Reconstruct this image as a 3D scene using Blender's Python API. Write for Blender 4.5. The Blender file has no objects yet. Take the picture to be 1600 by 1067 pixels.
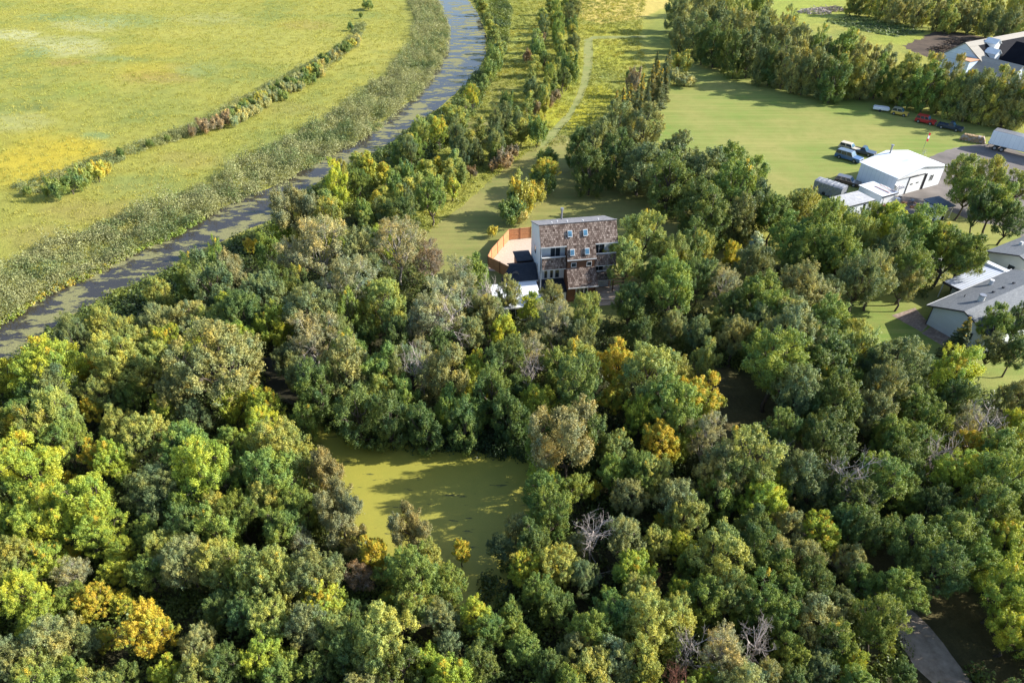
import bpy, math, random
import numpy as np
from mathutils import Vector, Matrix
sc = bpy.context.scene
COL = sc.collection
R = math.radians
# ------------------------------------------------------------------ camera
CAMH = 55.0; PITCH = R(37.0); F = 1067.0
cam = bpy.data.cameras.new('camera'); camo = bpy.data.objects.new('camera', cam); COL.objects.link(camo)
camo.location = (0, 0, CAMH); camo.rotation_euler = (R(90) - PITCH, 0, 0)
cam.sensor_width = 36; cam.lens = 36 * F / 1600.0
cam.clip_start = 0.5; cam.clip_end = 8000
sc.camera = camo
# ------------------------------------------------------------------ sky + sun
SUN_EL = R(31); SUN_AZ = R(87)          # azimuth clockwise from +Y
w = bpy.data.worlds.new('World'); sc.world = w; w.use_nodes = True
nt = w.node_tree; nt.nodes.clear()
sky = nt.nodes.new('ShaderNodeTexSky'); sky.sky_type = 'NISHITA'; sky.sun_disc = False
sky.sun_elevation = SUN_EL; sky.sun_rotation = SUN_AZ; sky.altitude = 250; sky.dust_density = 1.2
bg = nt.nodes.new('ShaderNodeBackground'); bg.inputs['Strength'].default_value = 0.15
out = nt.nodes.new('ShaderNodeOutputWorld')
nt.links.new(sky.outputs[0], bg.inputs[0]); nt.links.new(bg.outputs[0], out.inputs[0])
sl = bpy.data.lights.new('sun', 'SUN'); sl.energy = 5.0; sl.angle = R(0.53); sl.color = (1.0, 0.945, 0.84)
so = bpy.data.objects.new('sun', sl); COL.objects.link(so)
S = Vector((math.sin(SUN_AZ) * math.cos(SUN_EL), math.cos(SUN_AZ) * math.cos(SUN_EL), math.sin(SUN_EL)))
so.rotation_euler = S.to_track_quat('Z', 'Y').to_euler(); so.location = S * 200
sc.view_settings.view_transform = 'Standard'; sc.view_settings.look = 'None'
sc.view_settings.exposure = 1.0; sc.view_settings.gamma = 1.0; sc.view_settings.use_curve_mapping = False
sc.render.engine = 'CYCLES'
sc.cycles.max_bounces = 5; sc.cycles.diffuse_bounces = 3; sc.cycles.transmission_bounces = 3; sc.cycles.glossy_bounces = 2

cP, sP = math.cos(PITCH), math.sin(PITCH)
def G(px, py, h=0.0):
    """real place of a point seen at photo pixel (1600x1067) that stands h metres above the ground"""
    u = (px - 800) / F; v = (py - 533.5) / F
    z = (CAMH - h) / (sP + v * cP)
    return (u * z, z * (cP - v * sP), z)
def Gv(px, py, h=0.0):
    a = G(px, py, h); return Vector((a[0], a[1], h))
def proj(x, y, h=0.0):
    d = y * cP + (CAMH - h) * sP
    return 800 + F * x / d, 533.5 + F * ((CAMH - h) * cP - y * sP) / d

# ------------------------------------------------------------------ materials
def newmat(name):
    m = bpy.data.materials.new(name); m.use_nodes = True; nt = m.node_tree
    return m, nt, nt.nodes['Principled BSDF']
def N(nt, t, **k):
    n = nt.nodes.new(t)
    for a, b in k.items(): setattr(n, a, b)
    return n
def mixrgb(nt, fac, a, b, mode='MIX'):
    n = N(nt, 'ShaderNodeMix', data_type='RGBA', blend_type=mode)
    for sock, val in ((n.inputs[0], fac), (n.inputs[6], a), (n.inputs[7], b)):
        if hasattr(val, 'is_linked'): nt.links.new(val, sock)
        elif isinstance(val, (int, float)): sock.default_value = val
        else: sock.default_value = (*val[:3], 1)
    return n.outputs[2]
def ramp(nt, fac, a, b):
    n = N(nt, 'ShaderNodeMapRange'); n.inputs[1].default_value = a; n.inputs[2].default_value = b
    nt.links.new(fac, n.inputs[0]); return n.outputs[0]
def noise(nt, vec, scale, detail=4, rough=0.6):
    n = N(nt, 'ShaderNodeTexNoise'); n.inputs['Scale'].default_value = scale
    n.inputs['Detail'].default_value = detail; n.inputs['Roughness'].default_value = rough
    if vec is not None: nt.links.new(vec, n.inputs['Vector'])
    return n.outputs[0]
def mapping(nt, vec, sx, sy, sz=1):
    n = N(nt, 'ShaderNodeMapping'); n.inputs['Scale'].default_value = (sx, sy, sz)
    nt.links.new(vec, n.inputs[0]); return n.outputs[0]
def bump(nt, bs, h, strength, dist):
    n = N(nt, 'ShaderNodeBump'); n.inputs['Strength'].default_value = strength; n.inputs['Distance'].default_value = dist
    nt.links.new(h, n.inputs['Height']); nt.links.new(n.outputs[0], bs.inputs['Normal'])
def simple(name, c, c2=None, rough=0.6, scale=1.5, metal=0.0, bmp=0.0, sx=1, sy=1, lines=None, lc=None, lw=0.12):
    """two-tone noisy paint; lines=(axis, spacing) adds boards / ribs along the face UV (metres)"""
    m, nt, b = newmat(name); tc = N(nt, 'ShaderNodeTexCoord'); uv = tc.outputs['UV']
    b.inputs['Roughness'].default_value = rough; b.inputs['Metallic'].default_value = metal
    c2 = c2 or tuple(x * 0.78 for x in c)
    v = mapping(nt, uv, sx, sy)
    n1 = noise(nt, v, scale, 6, 0.65)
    col = mixrgb(nt, ramp(nt, n1, 0.3, 0.72), c2, c)
    hgt = noise(nt, v, scale * 14, 3)
    if lines:
        sp = N(nt, 'ShaderNodeSeparateXYZ'); nt.links.new(uv, sp.inputs[0])
        a = N(nt, 'ShaderNodeMath', operation='DIVIDE'); nt.links.new(sp.outputs[lines[0]], a.inputs[0]); a.inputs[1].default_value = lines[1]
        f = N(nt, 'ShaderNodeMath', operation='FRACT'); nt.links.new(a.outputs[0], f.inputs[0])
        fl = N(nt, 'ShaderNodeMath', operation='FLOOR'); nt.links.new(a.outputs[0], fl.inputs[0])
        wn = N(nt, 'ShaderNodeTexWhiteNoise', noise_dimensions='1D'); nt.links.new(fl.outputs[0], wn.inputs['W'])
        col = mixrgb(nt, ramp(nt, wn.outputs[0], -0.2, 1.6), col, c2)
        lt = N(nt, 'ShaderNodeMath', operation='LESS_THAN'); nt.links.new(f.outputs[0], lt.inputs[0]); lt.inputs[1].default_value = lw
        col = mixrgb(nt, lt.outputs[0], col, lc or tuple(x * 0.5 for x in c))
        bump(nt, b, f.outputs[0], 0.3, 0.02)
    elif bmp: bump(nt, b, hgt, bmp, 0.03)
    nt.links.new(col, b.inputs['Base Color'])
    return m
def bricky(name, c1, c2, mort, bw, bh, rough=0.85, msize=0.02, wear=None):
    m, nt, b = newmat(name); tc = N(nt, 'ShaderNodeTexCoord'); uv = tc.outputs['UV']
    br = N(nt, 'ShaderNodeTexBrick'); nt.links.new(uv, br.inputs['Vector'])
    br.inputs['Color1'].default_value = (*c1, 1); br.inputs['Color2'].default_value = (*c2, 1); br.inputs['Mortar'].default_value = (*mort, 1)
    br.inputs['Scale'].default_value = 1; br.inputs['Brick Width'].default_value = bw; br.inputs['Row Height'].default_value = bh
    br.inputs['Mortar Size'].default_value = msize; br.inputs['Bias'].default_value = 0.0
    n1 = noise(nt, uv, 0.9, 5)
    col = mixrgb(nt, ramp(nt, n1, 0.45, 1.0), br.outputs['Color'], wear or tuple(x * 1.25 for x in c2))
    wn = N(nt, 'ShaderNodeTexWhiteNoise', noise_dimensions='2D'); fl = N(nt, 'ShaderNodeVectorMath', operation='FLOOR'); nt.links.new(mapping(nt, uv, 2 / bw, 1 / bh), fl.inputs[0]); nt.links.new(fl.outputs[0], wn.inputs['Vector'])
    col = mixrgb(nt, ramp(nt, wn.outputs[0], 0.3, 1.3), col, c1)
    nt.links.new(col, b.inputs['Base Color']); b.inputs['Roughness'].default_value = rough
    bump(nt, b, br.outputs['Fac'], -0.4, 0.03)
    return m
def glassy(name, c=(0.02, 0.025, 0.03), rough=0.08):
    m, nt, b = newmat(name); tc = N(nt, 'ShaderNodeTexCoord')
    n1 = noise(nt, tc.outputs['UV'], 1.2, 2)
    nt.links.new(mixrgb(nt, ramp(nt, n1, .35, .7), c, tuple(x * 2.2 for x in c)), b.inputs['Base Color'])
    b.inputs['Roughness'].default_value = rough; b.inputs['Specular IOR Level'].default_value = 0.8
    return m
def colattr(name, rough=0.8, nscale=1.2, namt=0.5, bscale=3.0, bmp=0.5, bd=0.2, fine=7.0):
    """ground cover: plant colour per place (vertex attribute) broken up by procedural noise"""
    m, nt, b = newmat(name); tc = N(nt, 'ShaderNodeTexCoord'); v = tc.outputs['Object']
    at = N(nt, 'ShaderNodeAttribute', attribute_name='col')
    n1 = noise(nt, v, nscale, 8, 0.75); n2 = noise(nt, v, fine, 4, 0.8)
    k = N(nt, 'ShaderNodeMath', operation='MULTIPLY_ADD'); nt.links.new(ramp(nt, n1, 0.25, 0.75), k.inputs[0])
    k.inputs[1].default_value = namt; k.inputs[2].default_value = 1 - namt * 0.62
    k2 = N(nt, 'ShaderNodeMath', operation='MULTIPLY_ADD'); nt.links.new(ramp(nt, n2, 0.25, 0.75), k2.inputs[0])
    k2.inputs[1].default_value = namt * 0.8; k2.inputs[2].default_value = 1 - namt * 0.4
    mm = N(nt, 'ShaderNodeMath', operation='MULTIPLY'); nt.links.new(k.outputs[0], mm.inputs[0]); nt.links.new(k2.outputs[0], mm.inputs[1])
    sc_ = N(nt, 'ShaderNodeVectorMath', operation='SCALE'); nt.links.new(at.outputs['Color'], sc_.inputs[0]); nt.links.new(mm.outputs[0], sc_.inputs['Scale'])
    nt.links.new(sc_.outputs[0], b.inputs['Base Color']); b.inputs['Roughness'].default_value = rough
    b.inputs['Specular IOR Level'].default_value = 0.15
    if bmp: bump(nt, b, noise(nt, v, bscale, 6, 0.8), bmp, bd)
    return m
def leafmat(name, objcol=True, transl=0.34):
    m = bpy.data.materials.new(name); m.use_nodes = True; nt = m.node_tree; nt.nodes.clear()
    o = N(nt, 'ShaderNodeOutputMaterial')
    at = N(nt, 'ShaderNodeAttribute', attribute_name='leaf'); sp = N(nt, 'ShaderNodeSeparateXYZ'); nt.links.new(at.outputs['Vector'], sp.inputs[0])
    if objcol:
        oi = N(nt, 'ShaderNodeObjectInfo'); base = oi.outputs['Color']
        # clump-wise drift towards yellower / darker foliage
        wv = N(nt, 'ShaderNodeVectorMath', operation='MULTIPLY'); nt.links.new(base, wv.inputs[0]); wv.inputs[1].default_value = (1.22, 1.10, 0.88)
        dk = N(nt, 'ShaderNodeVectorMath', operation='MULTIPLY'); nt.links.new(base, dk.inputs[0]); dk.inputs[1].default_value = (0.78, 0.86, 0.95)
        c = mixrgb(nt, sp.outputs[1], dk.outputs[0], wv.outputs[0])
        gm = N(nt, 'ShaderNodeNewGeometry'); pn = noise(nt, gm.outputs['Position'], 0.42, 3, .6)   # neighbouring boughs share a tint
        wm = N(nt, 'ShaderNodeVectorMath', operation='MULTIPLY'); nt.links.new(c, wm.inputs[0]); wm.inputs[1].default_value = (1.34, 1.18, .88)
        cm = N(nt, 'ShaderNodeVectorMath', operation='MULTIPLY'); nt.links.new(c, cm.inputs[0]); cm.inputs[1].default_value = (.72, .86, 1.0)
        c = mixrgb(nt, ramp(nt, pn, .36, .64), cm.outputs[0], wm.outputs[0])
        # clumps already turned to autumn gold
        f = N(nt, 'ShaderNodeMath', operation='LESS_THAN'); nt.links.new(sp.outputs[2], f.inputs[0]); nt.links.new(oi.outputs['Alpha'], f.inputs[1])
        gold = mixrgb(nt, sp.outputs[0], (0.66, 0.42, 0.040), (0.62, 0.52, 0.060))
        gf = N(nt, 'ShaderNodeMath', operation='MULTIPLY'); nt.links.new(f.outputs[0], gf.inputs[0]); gf.inputs[1].default_value = 0.85
        c = mixrgb(nt, gf.outputs[0], c, gold)
    else:
        a2 = N(nt, 'ShaderNodeAttribute', attribute_name='col'); c = a2.outputs['Color']
    k = N(nt, 'ShaderNodeMath', operation='MULTIPLY_ADD'); nt.links.new(sp.outputs[0], k.inputs[0]); k.inputs[1].default_value = 0.75 if objcol else .45; k.inputs[2].default_value = 0.62 if objcol else .78
    s2 = N(nt, 'ShaderNodeVectorMath', operation='SCALE'); nt.links.new(c, s2.inputs[0]); nt.links.new(k.outputs[0], s2.inputs['Scale'])
    d = N(nt, 'ShaderNodeBsdfPrincipled'); d.inputs['Roughness'].default_value = 0.48; d.inputs['Specular IOR Level'].default_value = 0.36
    nt.links.new(s2.outputs[0], d.inputs['Base Color'])
    t = N(nt, 'ShaderNodeBsdfTranslucent')
    tv = N(nt, 'ShaderNodeVectorMath', operation='MULTIPLY'); nt.links.new(s2.outputs[0], tv.inputs[0]); tv.inputs[1].default_value = (1.3, 1.15, 0.6)
    nt.links.new(tv.outputs[0], t.inputs[0])
    mx = N(nt, 'ShaderNodeMixShader'); mx.inputs[0].default_value = transl
    nt.links.new(d.outputs[0], mx.inputs[1]); nt.links.new(t.outputs[0], mx.inputs[2]); nt.links.new(mx.outputs[0], o.inputs[0])
    return m
def barkmat(name, c, c2):
    m, nt, b = newmat(name); tc = N(nt, 'ShaderNodeTexCoord')
    n1 = noise(nt, mapping(nt, tc.outputs['Object'], 3, 3, 0.8), 2.5, 5)
    nt.links.new(mixrgb(nt, ramp(nt, n1, .35, .65), c2, c), b.inputs['Base Color']); b.inputs['Roughness'].default_value = 0.9
    return m

M = {}
M['leaf'] = leafmat('foliage'); M['cover'] = leafmat('ground_foliage', False, 0.3)
M['bark'] = barkmat('bark', (0.13, 0.10, 0.075), (0.05, 0.04, 0.03)); M['palebark'] = barkmat('pale_bark', (0.48, 0.44, 0.38), (0.22, 0.19, 0.16))
M['deadwood'] = barkmat('dead_wood', (0.50, 0.44, 0.40), (0.26, 0.21, 0.19)); M['reddead'] = barkmat('red_dead_wood', (0.30, 0.12, 0.08), (0.14, 0.07, 0.05))
M['ground'] = colattr('meadow_ground', 0.9, 0.35, 0.55, 2.2, 0.9, 0.35, 3.0)
M['lawn'] = colattr('mown_lawn', 0.9, 0.30, 0.30, 5.0, 0.35, 0.06, 9.0)
M['white'] = simple('white_paint', (0.74, 0.76, 0.78), (0.60, 0.63, 0.66), 0.5, 0.7)
M['whitesiding'] = simple('white_siding', (0.70, 0.73, 0.76), (0.58, 0.62, 0.66), 0.55, 0.6, lines=(1, 0.2), lc=(0.42, 0.44, 0.47), lw=0.10)
M['whitemetal'] = simple('white_ribbed_metal', (0.74, 0.78, 0.82), (0.64, 0.68, 0.74), 0.4, 0.5, lines=(0, 0.9), lc=(0.50, 0.54, 0.60), lw=0.06)
M['whiteroof'] = simple('white_metal_roof', (0.76, 0.79, 0.83), (0.58, 0.61, 0.65), 0.45, 0.35, lines=(1, 0.9), lc=(0.68, 0.70, 0.74), lw=0.05)
M['cream'] = simple('cream_stucco', (0.62, 0.62, 0.58), (0.52, 0.52, 0.49), 0.8, 0.6)
M['shake'] = bricky('cedar_shakes', (0.065, 0.042, 0.034), (0.36, 0.29, 0.25), (0.03, 0.022, 0.018), 0.28, 0.30, wear=(0.20, 0.15, 0.125))
M['shingle'] = bricky('dark_shingles', (0.030, 0.036, 0.050), (0.052, 0.058, 0.072), (0.015, 0.017, 0.022), 0.45, 0.18, wear=(0.06, 0.066, 0.08))
M['greyshingle'] = bricky('grey_shingles', (0.105, 0.118, 0.135), (0.165, 0.178, 0.195), (0.065, 0.07, 0.08), 0.45, 0.16, wear=(0.16, 0.17, 0.185), msize=0.012)
M['flatroof'] = simple('grey_roofing', (0.25, 0.24, 0.25), (0.13, 0.13, 0.145), 0.9, 1.2, bmp=0.5)
M['cedar'] = simple('cedar_boards', (0.20, 0.085, 0.040), (0.11, 0.050, 0.028), 0.7, 1.5, lines=(0, 0.15), lw=0.1)
M['fence'] = simple('orange_cedar_fence', (0.58, 0.285, 0.13), (0.46, 0.21, 0.09), 0.7, 1.2, lines=(0, 0.14), lc=(0.30, 0.13, 0.06), lw=0.10)
M['fencepost'] = simple('dark_cedar_post', (0.26, 0.11, 0.05), None, 0.7, 2)
M['deck'] = simple('pale_deck_boards', (0.55, 0.43, 0.33), (0.44, 0.33, 0.25), 0.8, 1.2, lines=(1, 0.14), lw=0.08)
M['glass'] = glassy('dark_window_glass'); M['skyglass'] = glassy('skylight_glass', (0.035, 0.09, 0.14), 0.12)
M['trim'] = simple('white_trim', (0.66, 0.66, 0.66), (0.5, 0.5, 0.5), 0.5, 2); M['darktrim'] = simple('dark_trim', (0.04, 0.04, 0.05), None, 0.5, 2)
M['steel'] = simple('galvanised_steel', (0.38, 0.38, 0.40), (0.25, 0.25, 0.27), 0.35, 2, metal=0.6)
M['gravel'] = simple('pale_gravel', (0.56, 0.46, 0.37), (0.42, 0.34, 0.27), 0.95, 3.0, bmp=0.8)
M['drive'] = simple('worn_dappled_driveway', (0.40, 0.33, 0.26), (0.20, 0.16, 0.12), 0.95, 1.3, bmp=0.9)  # two-tone noise puts a dapple of tree shade into the worn surface
M['asphalt'] = simple('grey_asphalt', (0.22, 0.195, 0.18), (0.11, 0.10, 0.095), 0.95, 0.16, bmp=0.5)
M['pavers'] = bricky('brick_pavers', (0.20, 0.14, 0.11), (0.33, 0.25, 0.20), (0.09, 0.07, 0.06), 0.5, 0.3)
M['tarp'] = simple('grey_tarp', (0.26, 0.275, 0.30), (0.17, 0.18, 0.20), 0.5, 0.9, bmp=1.0)
M['shedroof'] = bricky('pale_grey_tiles', (0.33, 0.33, 0.34), (0.46, 0.46, 0.47), (0.20, 0.20, 0.21), 0.7, 0.45, 0.7)
M['blueroof'] = simple('blue_grey_roof', (0.07, 0.11, 0.16), (0.04, 0.065, 0.10), 0.6, 1.0)
M['ribroof'] = simple('ribbed_white_roof', (0.50, 0.53, 0.60), (0.42, 0.45, 0.52), 0.5, 0.6, lines=(1, 0.42), lc=(0.20, 0.22, 0.27), lw=0.22)
M['tyre'] = simple('tyre_rubber', (0.02, 0.02, 0.02), None, 0.8, 4); M['rim'] = simple('wheel_rim', (0.35, 0.36, 0.38), None, 0.35, 4, metal=0.5)
M['osb'] = simple('bare_sheathing', (0.36, 0.33, 0.28), (0.27, 0.25, 0.22), 0.9, 1.2, lines=(1, 1.2), lw=0.03)
M['wrap'] = simple('pale_blue_house_wrap', (0.66, 0.74, 0.86), (0.56, 0.64, 0.78), 0.6, 0.8, lines=(1, 1.4), lc=(0.35, 0.4, 0.5), lw=0.05)
M['nearblack'] = simple('plain_black', (0.010, 0.011, 0.016), (0.006, 0.006, 0.010), 0.9, 0.6)  # flat near-black colour for the dark roof slopes and door panels
M['lumber'] = simple('orange_lumber', (0.55, 0.30, 0.17), None, 0.7, 2)
M['logend'] = simple('log_ends', (0.48, 0.33, 0.18), (0.24, 0.16, 0.09), 0.9, 6); M['dirt'] = simple('bare_dirt', (0.13, 0.095, 0.07), (0.06, 0.048, 0.038), 0.95, 0.25, bmp=1.0)
M['red'] = simple('red_paint', (0.55, 0.03, 0.03), None, 0.4, 2); M['brush'] = simple('brush_wood', (0.45, 0.38, 0.34), (0.25, 0.18, 0.14), 0.9, 3)
for k_ in ('nearblack', 'shingle', 'asphalt', 'dirt', 'drive', 'gravel', 'shake'): M[k_].node_tree.nodes['Principled BSDF'].inputs['Specular IOR Level'].default_value = 0.12
def paint(name, c, rough=0.3):
    m = simple(name, c, tuple(x * 0.85 for x in c), rough, 1.0); m.node_tree.nodes['Principled BSDF'].inputs['Coat Weight'].default_value = 0.5; return m

# ------------------------------------------------------------------ mesh helpers
class MB:
    def __init__(s): s.v = []; s.f = []
    def add(s, vs, fs):
        o = len(s.v); s.v += [tuple(p) for p in vs]; s.f += [tuple(i + o for i in f) for f in fs]; return s
    def box(s, x0, x1, y0, y1, z0, z1):
        return s.add([(x0, y0, z0), (x1, y0, z0), (x1, y1, z0), (x0, y1, z0), (x0, y0, z1), (x1, y0, z1), (x1, y1, z1), (x0, y1, z1)],
                     [(0, 3, 2, 1), (4, 5, 6, 7), (0, 1, 5, 4), (1, 2, 6, 5), (2, 3, 7, 6), (3, 0, 4, 7)])
    def prism(s, pts, axis, a, b):
        """extrude a 2D polygon (in the two other axes, cyclic order) from a to b along axis 0/1/2"""
        n = len(pts); vs = []
        for t in (a, b):
            for p in pts:
                vs.append((t, p[0], p[1]) if axis == 0 else ((p[0], t, p[1]) if axis == 1 else (p[0], p[1], t)))
        fs = [tuple(range(n)), tuple(range(2 * n - 1, n - 1, -1))] + [(i, i + n, (i + 1) % n + n, (i + 1) % n) for i in range(n)]
        return s.add(vs, fs)
    def slab(s, a, b, c, d, t):
        """slab of thickness t under the quad a b c d"""
        a, b, c, d = map(Vector, (a, b, c, d)); n = (b - a).cross(d - a).normalized()
        if n.z < 0: n = -n
        q = [a, b, c, d]; return s.add([tuple(p) for p in q] + [tuple(p - n * t) for p in q],
             [(0, 1, 2, 3), (7, 6, 5, 4), (0, 4, 5, 1), (1, 5, 6, 2), (2, 6, 7, 3), (3, 7, 4, 0)])
    def tube(s, pts, rad, seg=6, cap=True):
        pts = [Vector(p) for p in pts]; rings = []; o = len(s.v)
        for i, p in enumerate(pts):
            d = (pts[min(i + 1, len(pts) - 1)] - pts[max(i - 1, 0)]).normalized()
            u = d.orthogonal().normalized(); w_ = d.cross(u); r = rad[i] if isinstance(rad, (list, tuple)) else rad
            for k in range(seg):
                t = 2 * math.pi * k / seg; s.v.append(tuple(p + (u * math.cos(t) + w_ * math.sin(t)) * r))
        for i in range(len(pts) - 1):
            for k in range(seg):
                a = o + i * seg + k; b = o + i * seg + (k + 1) % seg; s.f.append((a, b, b + seg, a + seg))
        if cap: s.f.append(tuple(o + k for k in reversed(range(seg)))); s.f.append(tuple(o + (len(pts) - 1) * seg + k for k in range(seg)))
        return s
    def build(s, name, mat, parent=None, smooth=False, bevel=0.0):
        me = bpy.data.meshes.new(name); me.from_pydata(s.v, [], s.f); me.update()
        bpm = __import__('bmesh'); bm = bpm.new(); bm.from_mesh(me); bpm.ops.recalc_face_normals(bm, faces=bm.faces)
        if bevel: bpm.ops.bevel(bm, geom=bm.edges[:], offset=bevel, segments=2, affect='EDGES', clamp_overlap=True)
        bm.to_mesh(me); bm.free()
        uvl = me.uv_layers.new(name='UVMap').data
        for p in me.polygons:
            n = p.normal; u = Vector((0, 0, 1)).cross(n)
            if u.length < 0.05: u = Vector((1, 0, 0))
            u.normalize(); vv = n.cross(u)
            for li in p.loop_indices:
                co = me.vertices[me.loops[li].vertex_index].co; uvl[li].uv = (co.dot(u), co.dot(vv))
            p.use_smooth = smooth
        me.materials.append(mat); o = bpy.data.objects.new(name, me); COL.objects.link(o); o.parent = parent
        return o
def tag(o, label=None, cat=None, group=None, kind=None):
    if label: o['label'] = label
    if cat: o['category'] = cat
    if group: o['group'] = group
    if kind: o['kind'] = kind
    return o
def thing(name, label, cat, loc=(0, 0, 0), rz=0.0, group=None):
    o = bpy.data.objects.new(name, None); COL.objects.link(o); o.location = loc; o.rotation_euler = (0, 0, rz)
    o.empty_display_size = 0.5
    return tag(o, label, cat, group)
def fmesh(name, verts, faces, mat, parent=None, leaf=None, col=None, link=True):
    """fast mesh from numpy: faces (n,k)"""
    me = bpy.data.meshes.new(name); nv = len(verts); nf, k = faces.shape
    me.vertices.add(nv); me.vertices.foreach_set('co', np.ascontiguousarray(verts, dtype=np.float32).ravel())
    me.loops.add(nf * k); me.loops.foreach_set('vertex_index', faces.astype(np.int32).ravel())
    me.polygons.add(nf); me.polygons.foreach_set('loop_start', np.arange(0, nf * k, k, dtype=np.int32))
    me.update(calc_edges=True)
    if leaf is not None:
        a = me.attributes.new('leaf', 'FLOAT_VECTOR', 'FACE'); a.data.foreach_set('vector', np.ascontiguousarray(leaf, dtype=np.float32).ravel())
    if col is not None:
        dom = 'FACE' if len(col) == nf else 'POINT'
        if dom == 'FACE': a = me.attributes.new('col', 'FLOAT_VECTOR', 'FACE'); a.data.foreach_set('vector', np.ascontiguousarray(col[:, :3], dtype=np.float32).ravel())
        else: a = me.attributes.new('col', 'FLOAT_VECTOR', 'POINT'); a.data.foreach_set('vector', np.ascontiguousarray(col[:, :3], dtype=np.float32).ravel())
    me.materials.append(mat)
    if not link: return me
    o = bpy.data.objects.new(name, me); COL.objects.link(o); o.parent = parent
    return o
def unit(a): return a / np.maximum(np.linalg.norm(a, axis=-1, keepdims=True), 1e-9)
def leafquads(rng, pos, nrm, size, aspect=0.62):
    """one bent-free rhombic leaf per position"""
    n = len(pos); t = unit(np.cross(nrm, unit(rng.normal(size=(n, 3))))); b = np.cross(nrm, t)
    s = size[:, None]
    v = np.stack([pos - t * s, pos + b * s * aspect + nrm * s * 0.15, pos + t * s, pos - b * s * aspect + nrm * s * 0.15], 1).reshape(-1, 3)
    f = np.arange(4 * n).reshape(n, 4); return v, f
def inpoly(x, y, poly):
    x = np.asarray(x, float); y = np.asarray(y, float); ins = np.zeros(x.shape, bool); n = len(poly)
    for i in range(n):
        x0, y0 = poly[i]; x1, y1 = poly[(i + 1) % n]
        c = ((y0 > y) != (y1 > y)) & (x < (x1 - x0) * (y - y0) / ((y1 - y0) if y1 != y0 else 1e-9) + x0); ins ^= c
    return ins
def vnoise(x, y, s, seed=0):
    """cheap value noise in numpy"""
    rng = np.random.RandomState(seed); T = rng.rand(256, 256); u = x / s; v = y / s
    i = np.floor(u).astype(int); j = np.floor(v).astype(int); fu = u - i; fv = v - j
    fu = fu * fu * (3 - 2 * fu); fv = fv * fv * (3 - 2 * fv); g = lambda a, b: T[a % 256, b % 256]
    return (g(i, j) * (1 - fu) + g(i + 1, j) * fu) * (1 - fv) + (g(i, j + 1) * (1 - fu) + g(i + 1, j + 1) * fu) * fv
# ------------------------------------------------------------------ outlines (photo pixels of points on the ground)
RIV_W = [(-120, 560), (0, 507), (81, 453), (145, 428), (209, 392), (276, 366), (319, 340), (377, 310), (420, 295), (470, 268), (515, 241), (561, 220), (601, 190), (644, 155), (673, 121), (696, 83), (699, 46), (685, 9), (660, -30), (610, -70)]
RIV_E = [(-120, 660), (0, 575), (81, 511), (145, 474), (203, 447), (261, 421), (300, 398), (360, 372), (425, 345), (490, 292), (515, 270), (572, 247), (601, 232), (650, 192), (690, 165), (715, 143), (745, 118), (757, 92), (760, 55), (748, 23), (715, -22), (655, -68)]
LAWN_HOUSE = [(648, 384), (680, 352), (724, 320), (780, 270), (812, 249), (853, 210), (880, 183), (872, 209), (900, 216), (960, 255), (1040, 300), (1120, 350), (1180, 400), (1170, 460), (1150, 520), (1010, 560), (960, 540), (900, 500), (800, 480), (700, 470), (640, 430)]
PATH = [(849, 214), (866, 198), (888, 174), (900, 152), (907, 132), (912, 100), (912, 63), (925, 57), (1010, 56), (1010, 59), (926, 62), (927, 85), (925, 110), (919, 133), (910, 154), (891, 187), (872, 209), (858, 226), (840, 232)]
LAWN_FIELD = [(1010, 200), (1030, 160), (1062, 125), (1100, 80), (1200, 90), (1300, 110), (1420, 140), (1560, 190), (1640, 230), (1700, 300), (1700, 620), (1560, 640), (1420, 600), (1350, 540), (1290, 490), (1290, 400), (1200, 340), (1110, 290), (1050, 240)]
ASPHALT = [(1400, 272), (1455, 245), (1490, 231), (1530, 226), (1560, 226), (1660, 262), (1660, 395), (1600, 372), (1560, 352), (1520, 345), (1485, 330), (1440, 337), (1400, 333), (1345, 352), (1320, 345), (1370, 322)]
POND = [(470, 640), (520, 668), (560, 690), (640, 695), (700, 700), (760, 706), (832, 712), (842, 780), (810, 850), (790, 930), (720, 985), (640, 960), (540, 860), (480, 780), (460, 700)]
GLADE = [(395, 560), (470, 550), (520, 590), (540, 640), (520, 668), (470, 640), (420, 620)]
DRIVE = [(1228, 800), (1245, 797), (1300, 842), (1365, 897), (1450, 978), (1530, 1080), (1480, 1100), (1432, 1040), (1402, 990), (1345, 930), (1285, 870), (1238, 825)]
PARKLAND = [(980, 560), (1080, 560), (1200, 600), (1320, 700), (1330, 800), (1480, 900), (1640, 1000), (1640, 1120), (1500, 1040), (1350, 900), (1180, 740), (1040, 660)]
FOREST = [(-150, 660), (0, 590), (130, 520), (230, 455), (330, 400), (430, 345), (470, 330), (540, 330), (600, 350), (650, 385), (690, 440), (780, 470), (880, 490), (960, 500), (1000, 440), (1080, 420), (1180, 420), (1290, 400), (1420, 360), (1500, 400), (1440, 470), (1340, 500), (1330, 560), (1450, 600), (1600, 620), (1800, 700), (1800, 1400), (-200, 1400)]
WHEAT = [(890, -20), (1060, -20), (1040, 12), (1000, 30), (940, 38), (905, 28), (885, 10)]
CROP = [(1288, 34), (1320, 26), (1370, 28), (1420, 40), (1445, 52), (1400, 58), (1340, 48)]
DIRT = [(1410, 72), (1470, 48), (1520, 55), (1600, 70), (1700, 90), (1700, 190), (1600, 150), (1500, 130), (1470, 95), (1430, 84)]
PATIO = [(795, 375), (830, 372), (850, 385), (850, 440), (800, 425), (762, 423), (768, 408)]

def world(poly): return [G(x, y)[:2] for x, y in poly]
def px_of(X, Y):
    d = Y * cP + CAMH * sP; d = np.where(d < 1, 1, d)
    return 800 + F * X / d, 533.5 + F * (CAMH * cP - Y * sP) / d

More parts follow.
